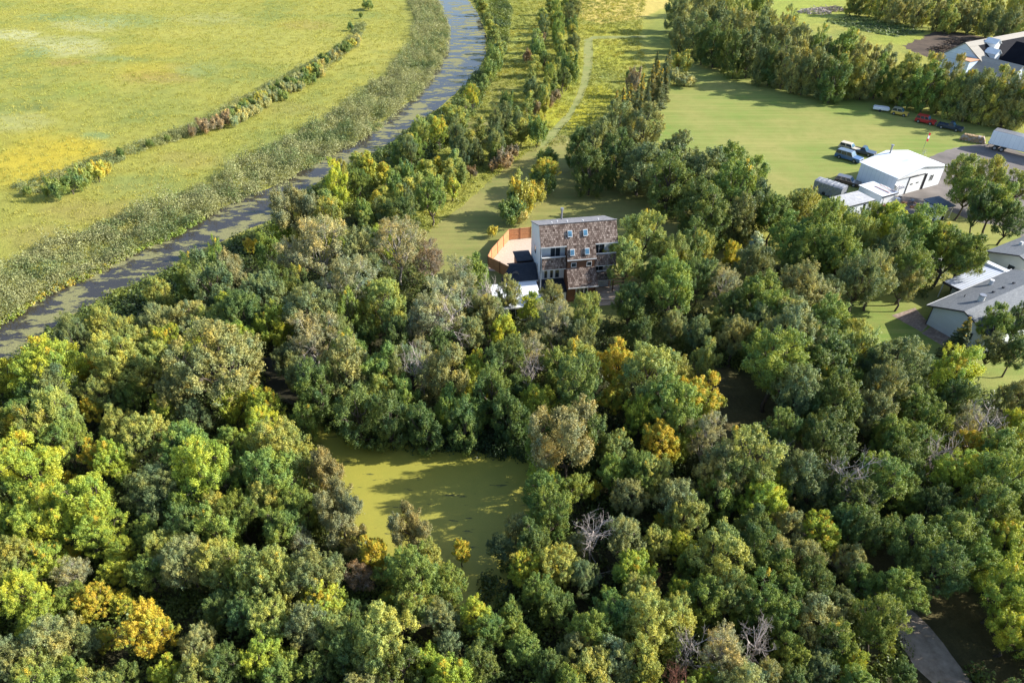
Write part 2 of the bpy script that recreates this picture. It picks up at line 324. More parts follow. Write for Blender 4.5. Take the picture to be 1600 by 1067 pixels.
# ground: one sheet reaching the horizon, dense where the camera looks
xs = np.concatenate([-np.geomspace(3500, 215, 10), np.arange(-210, 211, 1.5), np.geomspace(215, 3500, 10)])
ys = np.concatenate([-np.geomspace(2500, 20, 8), np.arange(14, 325, 1.5), np.geomspace(330, 5000, 12)])
X, Y = np.meshgrid(xs, ys); PX, PY = px_of(X, Y); fwd = Y > 0
n1 = vnoise(X, Y, 18, 1); n2 = vnoise(X, Y, 5, 2); n3 = vnoise(X * 0.6, Y * 1.6, 30, 3); n4 = vnoise(X, Y, 2.2, 4)
nn = 0.5 * n1 + 0.3 * n2 + 0.2 * n4
def lerp(c, tgt, f): return c * (1 - f[..., None]) + np.array(tgt) * f[..., None]
sm = lambda a, lo, hi: np.clip((a - lo) / (hi - lo), 0, 1)
C = np.zeros(X.shape + (3,)) + np.array((0.30, 0.295, 0.060))
C = lerp(C, (0.245, 0.265, 0.060), sm(nn, 0.45, 0.75))
C = lerp(C, (0.37, 0.345, 0.075), sm(n3, 0.55, 0.85) * 0.7)
C = lerp(C, (0.20, 0.235, 0.055), sm(n2 * n1, 0.42, 0.6) * 0.6)
def blob(px, py, rx, ry, c, k, jag=0.45):
    global C
    d = ((PX - px) / rx) ** 2 + ((PY - py) / ry) ** 2 + (nn - 0.5) * 2.2 * jag + (n4 - .5) * 0.45
    C = lerp(C, c, sm(-d, -1.35, -0.25) * k * fwd)
GOLD = (0.46, 0.36, 0.035); PALE = (0.42, 0.42, 0.20); DKG = (0.10, 0.15, 0.05); TEAL = (0.20, 0.27, 0.10); RUST = (0.30, 0.20, 0.07)
for a in [(60, 240, 95, 36, GOLD, .6), (20, 265, 80, 30, GOLD, .6), (120, 232, 45, 18, GOLD, .6), (170, 240, 30, 8, (0.42, .30, .05), .6),
          (100, 72, 70, 16, PALE, .8), (20, 55, 40, 9, PALE, .9), (140, 38, 60, 12, PALE, .6), (90, 28, 55, 7, TEAL, .7), (190, 33, 70, 12, TEAL, .6), (55, 82, 30, 10, TEAL, .7), (175, 92, 40, 6, TEAL, .6),
          (240, 80, 60, 12, GOLD, .3), (235, 112, 45, 15, GOLD, .4), (250, 122, 60, 10, RUST, .5), (110, 98, 40, 6, RUST, .45), (280, 105, 30, 6, (0.36, .30, .08), .5), (310, 110, 40, 12, TEAL, .5),
          (55, 168, 30, 7, DKG, .6), (150, 212, 28, 6, TEAL, .8), (130, 140, 45, 14, (0.24, .28, .055), .7), (220, 160, 90, 14, (0.23, .26, .06), .5), (20, 190, 60, 18, PALE, .35),
          (200, 290, 70, 16, (0.25, .27, .08), .5), (150, 330, 80, 20, (0.30, .245, .075), .55), (60, 370, 60, 20, (0.30, .25, .08), .5), (300, 250, 60, 14, (0.30, .25, .07), .5),
          (450, 170, 60, 14, (0.29, .245, .07), .4), (400, 60, 90, 20, (0.31, .31, .07), .5), (330, 30, 60, 10, PALE, .25), (480, 40, 40, 8, RUST, .3),
          (880, 120, 30, 60, (0.34, .36, .045), .6), (950, 90, 45, 26, (0.36, .37, .045), .7), (940, 150, 40, 24, (0.40, .38, .035), .8), (960, 52, 60, 14, (0.36, .35, .045), .7), (905, 185, 30, 22, (0.42, .39, .03), .8),
          (860, 180, 26, 30, (0.36, .36, .035), .8), (840, 215, 26, 14, (0.35, .36, .04), .7), (1250, 15, 90, 30, (0.28, .32, .055), .9), (1400, 62, 60, 10, (0.30, .34, .05), .7), (1200, 50, 60, 24, (0.27, .31, .05), .8), (1560, 0, 80, 14, (0.34, .34, .08), .7),
          (800, 60, 30, 60, (0.27, .30, .06), .6), (780, 130, 24, 40, (0.26, .25, .07), .7), (745, 205, 40, 22, (0.20, .185, .085), .8), (690, 255, 70, 30, (0.20, .24, .05), .7), (740, 255, 40, 14, (0.17, .20, .05), .6), (560, 320, 80, 30, (0.24, .27, .045), .8), (650, 360, 50, 30, (0.2, .22, .05), .8),
          (1040, 60, 40, 30, (0.17, .22, .05), .7)]: blob(*a)
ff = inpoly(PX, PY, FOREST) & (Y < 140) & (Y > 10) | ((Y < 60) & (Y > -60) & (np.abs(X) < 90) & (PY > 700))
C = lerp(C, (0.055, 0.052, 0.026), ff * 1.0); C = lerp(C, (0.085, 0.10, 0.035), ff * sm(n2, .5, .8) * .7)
pk = inpoly(PX, PY, PARKLAND); C = lerp(C, (0.16, 0.135, 0.055), pk * (0.55 + 0.45 * sm(n2, .3, .7)) * (Y > 10))
for q, c in ((WHEAT, (0.50, 0.40, 0.11)), (CROP, (0.13, 0.18, 0.05))):
    C = lerp(C, c, inpoly(PX, PY, q) * fwd * 1.0)
ny, nx = X.shape; idx = np.arange(ny * nx).reshape(ny, nx)
fc = np.stack([idx[:-1, :-1], idx[:-1, 1:], idx[1:, 1:], idx[1:, :-1]], -1).reshape(-1, 4)
Z = np.zeros(X.shape)
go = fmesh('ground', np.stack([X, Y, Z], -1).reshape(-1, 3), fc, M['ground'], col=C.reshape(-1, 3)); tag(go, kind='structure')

def sheet(name, poly, z, mat, col=None, jit=0.25, step=1.2, seed=0, spx=True):
    rng = random.Random(seed + len(poly)); P = world(poly) if spx else poly; pts = []
    for i in range(len(P)):
        a = Vector(P[i]); b = Vector(P[(i + 1) % len(P)]); n = max(1, int((b - a).length / step))
        for k in range(n):
            p = a.lerp(b, k / n); pts.append((p.x + rng.uniform(-jit, jit), p.y + rng.uniform(-jit, jit), z))
    import bmesh
    bm = bmesh.new(); f = bm.faces.new([bm.verts.new(p) for p in pts]); bmesh.ops.triangulate(bm, faces=[f])
    bmesh.ops.recalc_face_normals(bm, faces=bm.faces)
    me = bpy.data.meshes.new(name); bm.to_mesh(me); bm.free()
    if sum(p.normal.z for p in me.polygons) < 0: me.flip_normals()
    uvl = me.uv_layers.new(name='UVMap').data
    for l in me.loops: co = me.vertices[l.vertex_index].co; uvl[l.index].uv = (co.x, co.y)
    if col is not None:
        a = me.attributes.new('col', 'FLOAT_VECTOR', 'POINT'); a.data.foreach_set('vector', np.tile(np.array(col, np.float32), (len(me.vertices), 1)).ravel())
    me.materials.append(mat); o = bpy.data.objects.new(name, me); COL.objects.link(o); return tag(o, kind='structure')
def patchy(name, a, b_, c_, rough=0.9, s=0.05):
    """lawn: slow patches of dry and fresh grass, mower stripes, fine blades"""
    m, nt, b = newmat(name); v = N(nt, 'ShaderNodeTexCoord').outputs['Object']
    n1 = noise(nt, v, s, 5, .6); n2 = noise(nt, v, s * 9, 6, .7); n3 = noise(nt, v, 6, 4, .8)
    c = mixrgb(nt, ramp(nt, n1, .36, .64), a, b_); c = mixrgb(nt, ramp(nt, n2, .45, .75), c, c_)
    mp = N(nt, 'ShaderNodeMapping'); mp.inputs['Rotation'].default_value = (0, 0, R(52)); mp.inputs['Scale'].default_value = (.03, .9, 1); nt.links.new(v, mp.inputs[0])
    c = mixrgb(nt, ramp(nt, noise(nt, mp.outputs[0], 1.0, 3, .6), .45, .95), c, tuple(x * 1.22 for x in b_))
    k = N(nt, 'ShaderNodeMath', operation='MULTIPLY_ADD'); nt.links.new(n3, k.inputs[0]); k.inputs[1].default_value = .7; k.inputs[2].default_value = .65
    s_ = N(nt, 'ShaderNodeVectorMath', operation='SCALE'); nt.links.new(c, s_.inputs[0]); nt.links.new(k.outputs[0], s_.inputs['Scale'])
    nt.links.new(s_.outputs[0], b.inputs['Base Color']); b.inputs['Roughness'].default_value = rough; b.inputs['Specular IOR Level'].default_value = .15
    bump(nt, b, n3, .5, .06); return m
M['lawnA'] = patchy('lawn_grass', (0.145, 0.215, 0.042), (0.255, 0.245, 0.075), (0.185, 0.195, 0.050))
M['lawnB'] = patchy('yard_grass', (0.155, 0.175, 0.048), (0.24, 0.22, 0.072), (0.19, 0.165, 0.058), s=.08)
M['pathm'] = patchy('mown_path_grass', (0.18, 0.21, 0.065), (0.25, 0.25, 0.095), (0.21, 0.215, 0.075), s=.2)
sheet('field_lawn', LAWN_FIELD, 0.004, M['lawnA'], seed=1); sheet('house_lawn', LAWN_HOUSE, 0.008, M['lawnB'], seed=2)
sheet('mown_path', PATH, 0.012, M['pathm'], jit=0.12, seed=3); sheet('asphalt_yard', ASPHALT, 0.012, M['asphalt'], seed=4)
sheet('driveway', DRIVE, 0.012, M['drive'], jit=0.2, seed=5); sheet('gravel_patio', PATIO, 0.016, M['gravel'], jit=0.02, seed=6)
sheet('bare_soil', DIRT, 0.012, M['dirt'], jit=0.8, seed=7)

# water and the dark glade
def resample(pts, n):
    P = [Vector(G(*p)[:2]) for p in pts]; L = [0]
    for a, b in zip(P, P[1:]): L.append(L[-1] + (b - a).length)
    o = []; j = 0
    for i in range(n):
        t = L[-1] * i / (n - 1)
        while j < len(P) - 2 and L[j + 1] < t: j += 1
        o.append(P[j].lerp(P[j + 1], (t - L[j]) / (L[j + 1] - L[j])))
    return o, L[-1]
a, La = resample(RIV_W, 140); b, Lb = resample(RIV_E, 140); rng = random.Random(5)
NV = 9; vs = []; fs = []; uvs = []
for i in range(140):
    q = a[i] + Vector((rng.uniform(-.35, .35), rng.uniform(-.35, .35))); r = b[i] + Vector((rng.uniform(-.35, .35), rng.uniform(-.35, .35)))
    for k in range(NV): p = q.lerp(r, k / (NV - 1)); vs.append((p.x, p.y, 0.02)); uvs.append((k / (NV - 1), i / 139 * La))
for i in range(139):
    for k in range(NV - 1): o = i * NV + k; fs.append((o, o + 1, o + NV + 1, o + NV))
me = bpy.data.meshes.new('river_water'); me.from_pydata(vs, [], fs); me.update()
if me.polygons[0].normal.z < 0: me.flip_normals()
ul = me.uv_layers.new(name='UVMap').data
for l in me.loops: ul[l.index].uv = uvs[l.vertex_index]
m, nt, bs = newmat('river_water'); uv = N(nt, 'ShaderNodeTexCoord').outputs['UV']; sx = N(nt, 'ShaderNodeSeparateXYZ'); nt.links.new(uv, sx.inputs[0])
ob = N(nt, 'ShaderNodeTexCoord').outputs['Object']; rt = N(nt, 'ShaderNodeMapping'); rt.inputs['Rotation'].default_value = (0, 0, R(-48)); rt.inputs['Scale'].default_value = (.42, 1.0, 1); nt.links.new(ob, rt.inputs[0]); dw = noise(nt, rt.outputs[0], 0.42, 14, 0.70); big = noise(nt, mapping(nt, uv, 3, .10), 0.5, 2, .5)
ed = N(nt, 'ShaderNodeMath', operation='MULTIPLY_ADD'); nt.links.new(sx.outputs[0], ed.inputs[0]); ed.inputs[1].default_value = 0.07; nt.links.new(dw, ed.inputs[2])
e2 = N(nt, 'ShaderNodeMath', operation='MULTIPLY_ADD'); nt.links.new(big, e2.inputs[0]); e2.inputs[1].default_value = 0.26; nt.links.new(ed.outputs[0], e2.inputs[2])
fac = ramp(nt, e2.outputs[0], 0.665, 0.70); fine = noise(nt, mapping(nt, uv, 22, 1.6), 2.5, 4, .7)
weed = mixrgb(nt, ramp(nt, fine, .35, .7), (0.11, 0.10, 0.05), (0.27, 0.27, 0.10))
nt.links.new(mixrgb(nt, fac, (0.036, 0.030, 0.022), weed), bs.inputs['Base Color'])
nt.links.new(ramp(nt, fac, -0.08, 1.1), bs.inputs['Roughness']); bump(nt, bs, fine, .06, .05)
me.materials.append(m); ro = bpy.data.objects.new('river', me); COL.objects.link(ro); tag(ro, kind='structure')

m, nt, bs = newmat('duckweed_pond'); v = N(nt, 'ShaderNodeTexCoord').outputs['Object']
mp = N(nt, 'ShaderNodeMapping'); mp.inputs['Rotation'].default_value = (0, 0, R(-35)); mp.inputs['Scale'].default_value = (0.35, 1.7, 1); nt.links.new(v, mp.inputs[0])
st = noise(nt, mp.outputs[0], .9, 5, .6); big = noise(nt, v, .12, 3, .6); fi = noise(nt, v, 9, 3, .8)
c = mixrgb(nt, ramp(nt, big, .35, .7), (0.40, 0.37, 0.05), (0.32, 0.31, 0.043)); c = mixrgb(nt, ramp(nt, fi, .2, .9), (0.22, .20, .03), c)
c = mixrgb(nt, ramp(nt, noise(nt, v, .45, 6, .7), .40, .75), c, (0.25, 0.245, 0.034)); c = mixrgb(nt, ramp(nt, st, .62, .66), c, (0.07, 0.075, 0.02)); nt.links.new(c, bs.inputs['Base Color']); bs.inputs['Roughness'].default_value = .65
M['pond'] = m; sheet('pond', POND, 0.02, m, jit=.4, seed=9)
m, nt, bs = newmat('glade_brown'); bs.inputs['Base Color'].default_value = (.03, .028, .018, 1); bs.inputs['Roughness'].default_value = .35
sheet('dark_glade', GLADE, 0.016, m, jit=.4, seed=10)  # flat dark brown sheet in the glade beside the pond

# plants nobody could count: banks, meadow tufts, forest undergrowth
def cover(name, pts, hgt, rad, nq, size, colf, label, cat, seed=0, upright=0.0, hn=0.0):
    rng = np.random.default_rng(seed); pts = np.asarray(pts); n = len(pts)
    hv = hgt * rng.uniform(.55, 1.25, n); rv = rad * rng.uniform(.6, 1.2, n); base = colf(pts, rng)
    if hn: hv = hv * (1 - hn + 2 * hn * vnoise(pts[:, 0] + 300, pts[:, 1], 4.0, 21) * vnoise(pts[:, 0] + 300, pts[:, 1], 1.7, 22) * 2)
    k = np.repeat(np.arange(n), nq); m_ = len(k)
    th = rng.uniform(0, 2 * np.pi, m_); rr = np.sqrt(rng.uniform(0, 1, m_)); zz = rng.uniform(.05, 1, m_)
    zz = zz * np.sqrt(np.clip(1.05 - rr ** 2, .1, 1))
    p = np.stack([pts[k, 0] + rv[k] * rr * np.cos(th), pts[k, 1] + rv[k] * rr * np.sin(th), hv[k] * zz], 1)
    nr = unit(np.stack([np.cos(th) * rr, np.sin(th) * rr, .8 * np.ones(m_) * (1 - upright)], 1) + rng.normal(size=(m_, 3)) * .5)
    s = size * rng.uniform(.6, 1.5, m_)
    if upright:
        t = unit(np.stack([rng.normal(size=m_) * .3, rng.normal(size=m_) * .3, np.ones(m_)], 1)); b = unit(np.cross(nr, t)); s_ = s[:, None]
        v = np.stack([p - t * s_ * 1.6, p + b * s_ * .35, p + t * s_ * 1.6, p - b * s_ * .35], 1).reshape(-1, 3); f = np.arange(4 * m_).reshape(m_, 4)
    else: v, f = leafquads(rng, p, nr, s, .7)
    lf = np.stack([rng.uniform(0, 1, m_), rng.uniform(0, 1, n)[k], zz], 1)
    o = fmesh(name, v, f, M['cover'], leaf=lf, col=base[k]); return tag(o, label, cat, None, 'stuff')
def scatter(poly, dens, seed, ymax=330, excl=()):
    P = np.array(world(poly)); rng = np.random.default_rng(seed); x0, y0 = P.min(0); x1, y1 = P.max(0); y1 = min(y1, ymax)
    x0 = max(x0, -230); x1 = min(x1, 230); n = int((x1 - x0) * (y1 - y0) * dens); q = np.stack([rng.uniform(x0, x1, n), rng.uniform(y0, y1, n)], 1)
    a = inpoly(q[:, 0], q[:, 1], [tuple(p) for p in P])
    for e in excl: a &= ~inpoly(q[:, 0], q[:, 1], world(e))
    return q[a]
def palette(cols, jit=.25):
    cols = np.array(cols)
    def f(p, rng):
        a = vnoise(p[:, 0] + 500, p[:, 1], 7, 11) * .75 + rng.uniform(0, 1, len(p)) * .25; i = np.clip((a * len(cols)).astype(int), 0, len(cols) - 1)
        return cols[i] * rng.uniform(1 - jit, 1 + jit, (len(p), 1))
    return f
BANK = [(-120, 505), (0, 418), (60, 388), (116, 366), (180, 342), (247, 317), (300, 296), (348, 273), (400, 240), (450, 214), (503, 190), (561, 149), (613, 109), (640, 70), (650, 34), (636, 0), (620, -30), (662, -30), (688, 9), (702, 46), (699, 83), (676, 123), (646, 158), (603, 193), (563, 223), (517, 244), (472, 271), (420, 298), (377, 313), (319, 343), (276, 369), (209, 396), (145, 432), (81, 457), (0, 511), (-120, 565)]
cover('reed_bank', scatter(BANK, 1.7, 1), 2.1, .95, 62, .105, palette([(0.10, .15, .05), (0.20, .235, .09), (0.30, .31, .13), (0.28, .29, .13), (0.17, .22, .08), (0.34, .32, .11)], .35),
      'tall grey-green reeds and brush along the far bank of the river', 'reeds', 1, .0, .75)
EDGE = [(-60, 540), (0, 505), (81, 450), (145, 426), (209, 390), (276, 364), (319, 338), (319, 343), (276, 370), (209, 397), (145, 433), (81, 458), (0, 513), (-60, 550)]
cover('bank_weeds', scatter(EDGE, 5, 2), .7, .5, 14, .15, palette([(0.22, .30, .05), (0.30, .34, .05), (0.45, .35, .05)]), 'bright green and yellow weeds at the water edge of the far bank', 'weeds', 2)
EB = [(-60, 640), (0, 585), (81, 518), (145, 480), (203, 452), (261, 426), (330, 396), (425, 352), (490, 300), (540, 262), (601, 236), (650, 198), (700, 168), (735, 128), (762, 92), (765, 55), (752, 23), (730, -20), (780, -20), (800, 20), (790, 80), (770, 130), (740, 180), (700, 225), (650, 265), (600, 290), (560, 330), (480, 370), (420, 400), (340, 440), (250, 490), (150, 545), (0, 650)]
cover('river_brush', scatter(EB, 1.5, 3), 1.7, .9, 40, .17, palette([(0.06, .10, .03), (0.11, .155, .035), (0.16, .20, .04), (0.22, .26, .045)]), 'low green brush along the near bank of the river', 'brush', 3)
MEAD = [(-140, -25), (620, -25), (640, 70), (600, 110), (500, 190), (350, 270), (250, 317), (110, 366), (0, 413), (-140, 500)]
cover('meadow_tufts', scatter(MEAD, .45, 4, 330), .40, .9, 12, .12, palette([(0.27, .29, .065), (0.32, .325, .07), (0.36, .345, .075), (0.40, .37, .09)], .12), 'loose tufts of tall grass across the yellow-green meadow', 'grass', 4, .3)
ER = [(745, -5), (1010, -5), (1000, 55), (1010, 120), (960, 180), (900, 225), (850, 228), (812, 249), (780, 270), (724, 318), (648, 380), (560, 350), (560, 320), (650, 260), (740, 180), (790, 90), (790, 30)]
cover('roadside_weeds', scatter(ER, .7, 5, 330, (PATH,)), .6, .9, 30, .11, palette([(0.20, .24, .05), (0.26, .285, .05), (0.30, .31, .05), (0.36, .335, .045)], .15), 'yellow-green goldenrod and weeds between river trees and mown path', 'weeds', 5)
fpoly = [p for p in FOREST]; fpoly = [(x, min(y, 1250)) for x, y in fpoly]
cover('forest_undergrowth', scatter(fpoly, .55, 6, 140, ([(470, 640), (520, 668), (560, 690), (640, 695), (832, 712), (842, 780), (810, 850), (775, 900), (720, 930), (640, 900), (560, 850), (470, 700)], GLADE, DRIVE, PARKLAND, [(740, 360), (980, 360), (985, 500), (740, 500)], [(1290, 470), (1420, 450), (1480, 560), (1440, 580), (1310, 520)])), 1.9, 1.1, 110, .115,
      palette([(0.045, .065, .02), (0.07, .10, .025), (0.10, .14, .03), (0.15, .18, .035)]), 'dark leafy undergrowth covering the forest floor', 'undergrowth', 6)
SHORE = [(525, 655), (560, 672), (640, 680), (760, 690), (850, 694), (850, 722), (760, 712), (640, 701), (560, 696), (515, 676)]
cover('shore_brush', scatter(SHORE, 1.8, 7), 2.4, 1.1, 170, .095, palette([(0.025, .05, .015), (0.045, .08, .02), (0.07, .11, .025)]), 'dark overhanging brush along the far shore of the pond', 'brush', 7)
cover('crop_rows', scatter(CROP, 1.0, 8), .6, .7, 14, .2, palette([(0.10, .15, .05), (0.15, .20, .06)]), 'dark green low crop patch in the far right field', 'crop', 8)

HEDGE = [(30, 306), (120, 292), (200, 246), (300, 212), (360, 192), (420, 160), (500, 118), (560, 72), (572, 40), (556, 40), (540, 66), (480, 102), (400, 142), (330, 182), (270, 206), (180, 236), (90, 270), (20, 292)]
cover('hedge_weeds', scatter(HEDGE, 1.5, 12), 1.3, .8, 60, .10, palette([(0.13, .17, .06), (0.20, .235, .09), (0.27, .285, .11), (0.32, .31, .11)], .3), 'low continuous strip of weeds and brush in the meadow', 'weeds', 12, .0, .7)
# ------------------------------------------------------------------ tree meshes
def tubes(segs, name, mat):
    mb = MB()
    for pts, rad, sg in segs: mb.tube(pts, rad, sg, cap=False)
    me = bpy.data.meshes.new(name); me.from_pydata(mb.v, [], mb.f); me.update()
    me.polygons.foreach_set('use_smooth', [True] * len(me.polygons)); me.materials.append(mat); return me
def limb(a, b, rng, sag=.12, n=4):
    a = Vector(a); b = Vector(b); L = (b - a).length; o = []
    for i in range(n + 1):
        t = i / n; p = a.lerp(b, t); p.z += math.sin(t * math.pi) * -sag * L * .4
        if 0 < i < n: p += Vector(rng.uniform(-1, 1, 3)) * L * .05
        o.append(p)
    return o
def crown(seed, Rr, H, z0, nlobe, nclump, nleaf, leaf, shape='round', clr=.6, fill=.85, bark='bark', trunkr=None, top=0.0):
    rng = np.random.default_rng(seed); cz = (z0 + H) / 2; rv = (H - z0) / 2; lob = []
    for i in range(nlobe):
        t = (i + .5) / nlobe; zz = 1 - 1.55 * t; a = i * 2.39996 + rng.uniform(-.4, .4); rh = math.sqrt(max(0, 1 - zz * zz))
        if shape == 'low': zz = 1 - 1.95 * t; rh = math.sqrt(max(0, 1 - zz * zz)) if zz > 0 else (.98 - .15 * abs(zz))
        if shape == 'column': zz = 1 - 2 * t; rh = .75 * (1 - abs(zz) ** 2.2) * (1 - .45 * max(0, zz))
        k = rng.uniform(.60, 1.32)
        cpt = np.array([math.cos(a) * rh * Rr * .60 * k, math.sin(a) * rh * Rr * .60 * k, cz + zz * rv * (.66 if shape != 'low' else .84) * (k if zz > 0 else 1)])
        lr = Rr * rng.uniform(.17, .43) * (1 if shape != 'column' else .8)
        lob.append((cpt, lr))
    cl = []; ctr = np.array([0, 0, cz])
    for i in range(nclump):
        cpt, lr = lob[i % nlobe]; o = unit((cpt - ctr)[None])[0]
        d = unit((rng.normal(size=3) + o * .55 + np.array([0, 0, .35]))[None])[0]
        p = cpt + d * lr * rng.uniform(.62, 1.08) * np.array([1, 1, .9])
        if p[2] < z0 * .8: p[2] = z0 * .8 + rng.uniform(0, .5)
        cl.append((p, clr * Rr / 3.8 * rng.uniform(.65, 1.35), d))
    P = []; NR = []; LF = []; SZ = []
    for p, rc, d in cl:
        n = max(8, int(nleaf * (rc / (clr * Rr / 3.8)) ** 2 * fill * rng.uniform(.7, 1.2))); e = unit(rng.normal(size=(n, 3)) + d * .5 + np.array([0, 0, .25]))
        r = rc * (.30 + .52 * np.abs(rng.normal(size=(n, 1)))); tt = rng.uniform(-.7, 1.25, (n, 1)); q = p + e * r * (1.08 - .62 * np.clip(tt, 0, 1.2)) + unit((d * .55 + np.array([0, 0, .75]))[None]) * tt * rc * 1.2; P.append(q)
        NR.append(unit(e * .45 + d * .35 + np.array([0, 0, .35]) + rng.normal(size=(n, 3)) * .6)); SZ.append(leaf * rng.uniform(.6, 1.35, n))
        cv = rng.uniform(0, 1); hv = np.clip((p[2] - z0) / (H - z0), 0, 1); au = np.clip(rng.uniform(0, 1) * .75 + (1 - hv) * .38, 0.01, 1)
        LF.append(np.stack([rng.uniform(0, 1, n), np.full(n, cv), np.full(n, au)], 1))
    P = np.concatenate(P); NR = np.concatenate(NR); SZ = np.concatenate(SZ); LF = np.concatenate(LF)
    v, f = leafquads(rng, P, NR, SZ); me = fmesh('crown_leaves', v, f, M['leaf'], leaf=LF, link=False)
    tr = trunkr or Rr * .065; tp = limb((0, 0, -.3), (rng.uniform(-.4, .4), rng.uniform(-.4, .4), z0 + (H - z0) * .72), rng, 0, 6)
    segs = [(tp, [tr * (1 - .13 * i) for i in range(9)], 7)]
    for j, (cpt, lr) in enumerate(lob):
        i0 = int(np.clip(2 + (cpt[2] - z0) / (H - z0) * 4, 1, 6)); a = tp[i0 - 1]; segs.append((limb(a, cpt, rng), [tr * .5, tr * .42, tr * .33, tr * .25, tr * .15], 5))
        for i in range(j, nclump, nlobe * (1 if bark != 'bark' else 2)):
            p = cl[i][0]; segs.append((limb(Vector(cpt), p + cl[i][2] * cl[i][1] * (.7 if bark != 'bark' else .2), rng, n=3), [tr * .16, tr * .12, tr * .08, tr * .03], 4))
    return me, tubes(segs, 'trunk_limbs', M[bark])
def bare(seed, Rr, H, bark):
    rng = np.random.default_rng(seed); segs = []
    def rec(a, d, L, r, depth):
        d = unit((d + rng.normal(size=3) * .16)[None])[0]; b = np.array(a) + d * L; segs.append((limb(a, b, rng, 0, 3), [r, r * .85, r * .7, r * .5], 5 if depth < 2 else 3))
        if depth >= 4: return
        for k in range([5, 4, 4, 3][depth]):
            t = rng.uniform(.35, 1); q = np.array(a) + d * L * t; nd = unit((d * .75 + rng.normal(size=3) * .75 + np.array([0, 0, .18]))[None])[0]
            rec(q, nd, L * rng.uniform(.45, .68), r * .48, depth + 1)
    rec((0, 0, -.2), np.array([0., 0, 1]), H * .52, Rr * .055, 0)
    for k in range(5):
        a = rng.uniform(0, 6.28); z = H * rng.uniform(.25, .5); rec((0, 0, z), np.array([math.cos(a), math.sin(a), .7]), Rr * .75, Rr * .03, 1)
    return tubes(segs, 'bare_limbs', M[bark])
def spruce(seed, Rr, H):
    rng = np.random.default_rng(seed); P = []; NR = []; SZ = []; LF = []; segs = [([(0, 0, -.2), (0, 0, H * .5), (0, 0, H)], [.16, .1, .02], 6)]; z = .5
    while z < H - .15:
        t = 1 - z / H; nb = int(6 + 5 * t)
        for k in range(nb):
            a = rng.uniform(0, 6.28); L = Rr * t ** .85 * rng.uniform(.75, 1.15) + .12; n = int(30 + 130 * L); s = rng.uniform(0, 1, n)
            c, s_ = math.cos(a), math.sin(a); lat = rng.normal(size=n) * .16 * L * (1.2 - s); zz = z - .28 * L * s ** 1.3 + rng.normal(size=n) * .05 + .22 * L * np.clip(s - .7, 0, 1)
            P.append(np.stack([c * s * L - s_ * lat, s_ * s * L + c * lat, zz], 1)); NR.append(unit(np.stack([np.full(n, c * .4), np.full(n, s_ * .4), np.full(n, .8)], 1) + rng.normal(size=(n, 3)) * .5))
            SZ.append(rng.uniform(.05, .12, n)); LF.append(np.stack([rng.uniform(0, 1, n), np.full(n, rng.uniform()), np.full(n, .99 if t > .35 else rng.uniform(0, 1))], 1))
            segs.append(([(0, 0, z), (c * L * .8, s_ * L * .8, z - .22 * L)], [.03, .01], 3))
        z += .30 + .12 * t
    v, f = leafquads(rng, np.concatenate(P), np.concatenate(NR), np.concatenate(SZ), .45)
    return fmesh('needle_boughs', v, f, M['leaf'], leaf=np.concatenate(LF), link=False), tubes(segs, 'spruce_trunk', M['bark'])
V = {
 'broad': [crown(100 + i, 3.8, 12.5, 1.2, 19 + i % 6, 330, 165, .082, clr=.41) for i in range(9)],
 'fine': [crown(200 + i, 3.8, 12.0, 1.2, 22, 360, 150, .078, clr=.39) for i in range(5)],
 'sparse': [crown(300 + i, 3.6, 13.0, 2.4, 16, 270, 85, .078, clr=.46, bark='palebark', trunkr=.20) for i in range(4)],
 'low': [crown(900 + i, 3.6, 10.0, 0.0, 16 + i, 280, 150, .095, 'low', clr=.50) for i in range(5)],
 'willow': [crown(400 + i, 3.8, 9.0, 1.0, 9, 210, 260, .085, clr=.58) for i in range(2)],
 'poplar': [crown(500 + i, 1.7, 7.5, .3, 12, 120, 110, .085, 'column', clr=.75) for i in range(4)],
 'shrub': [crown(600 + i, 1.7, 3.0, .1, 8, 60, 120, .10, clr=.95) for i in range(4)],
 'spruce': [spruce(700 + i, 2.1, 10.0) for i in range(2)],
 'bare': [(None, bare(800 + i, 3.0, 10.5, 'deadwood')) for i in range(3)], 'redbare': [(None, bare(830, 3, 9, 'reddead'))]}
DIM = {'broad': (3.8, 12.5), 'fine': (3.8, 12), 'sparse': (3.6, 13), 'low': (3.6, 10), 'willow': (3.8, 9), 'poplar': (1.5, 7.5), 'shrub': (1.7, 3.0), 'spruce': (2.1, 10), 'bare': (3, 10.5), 'redbare': (3, 9)}
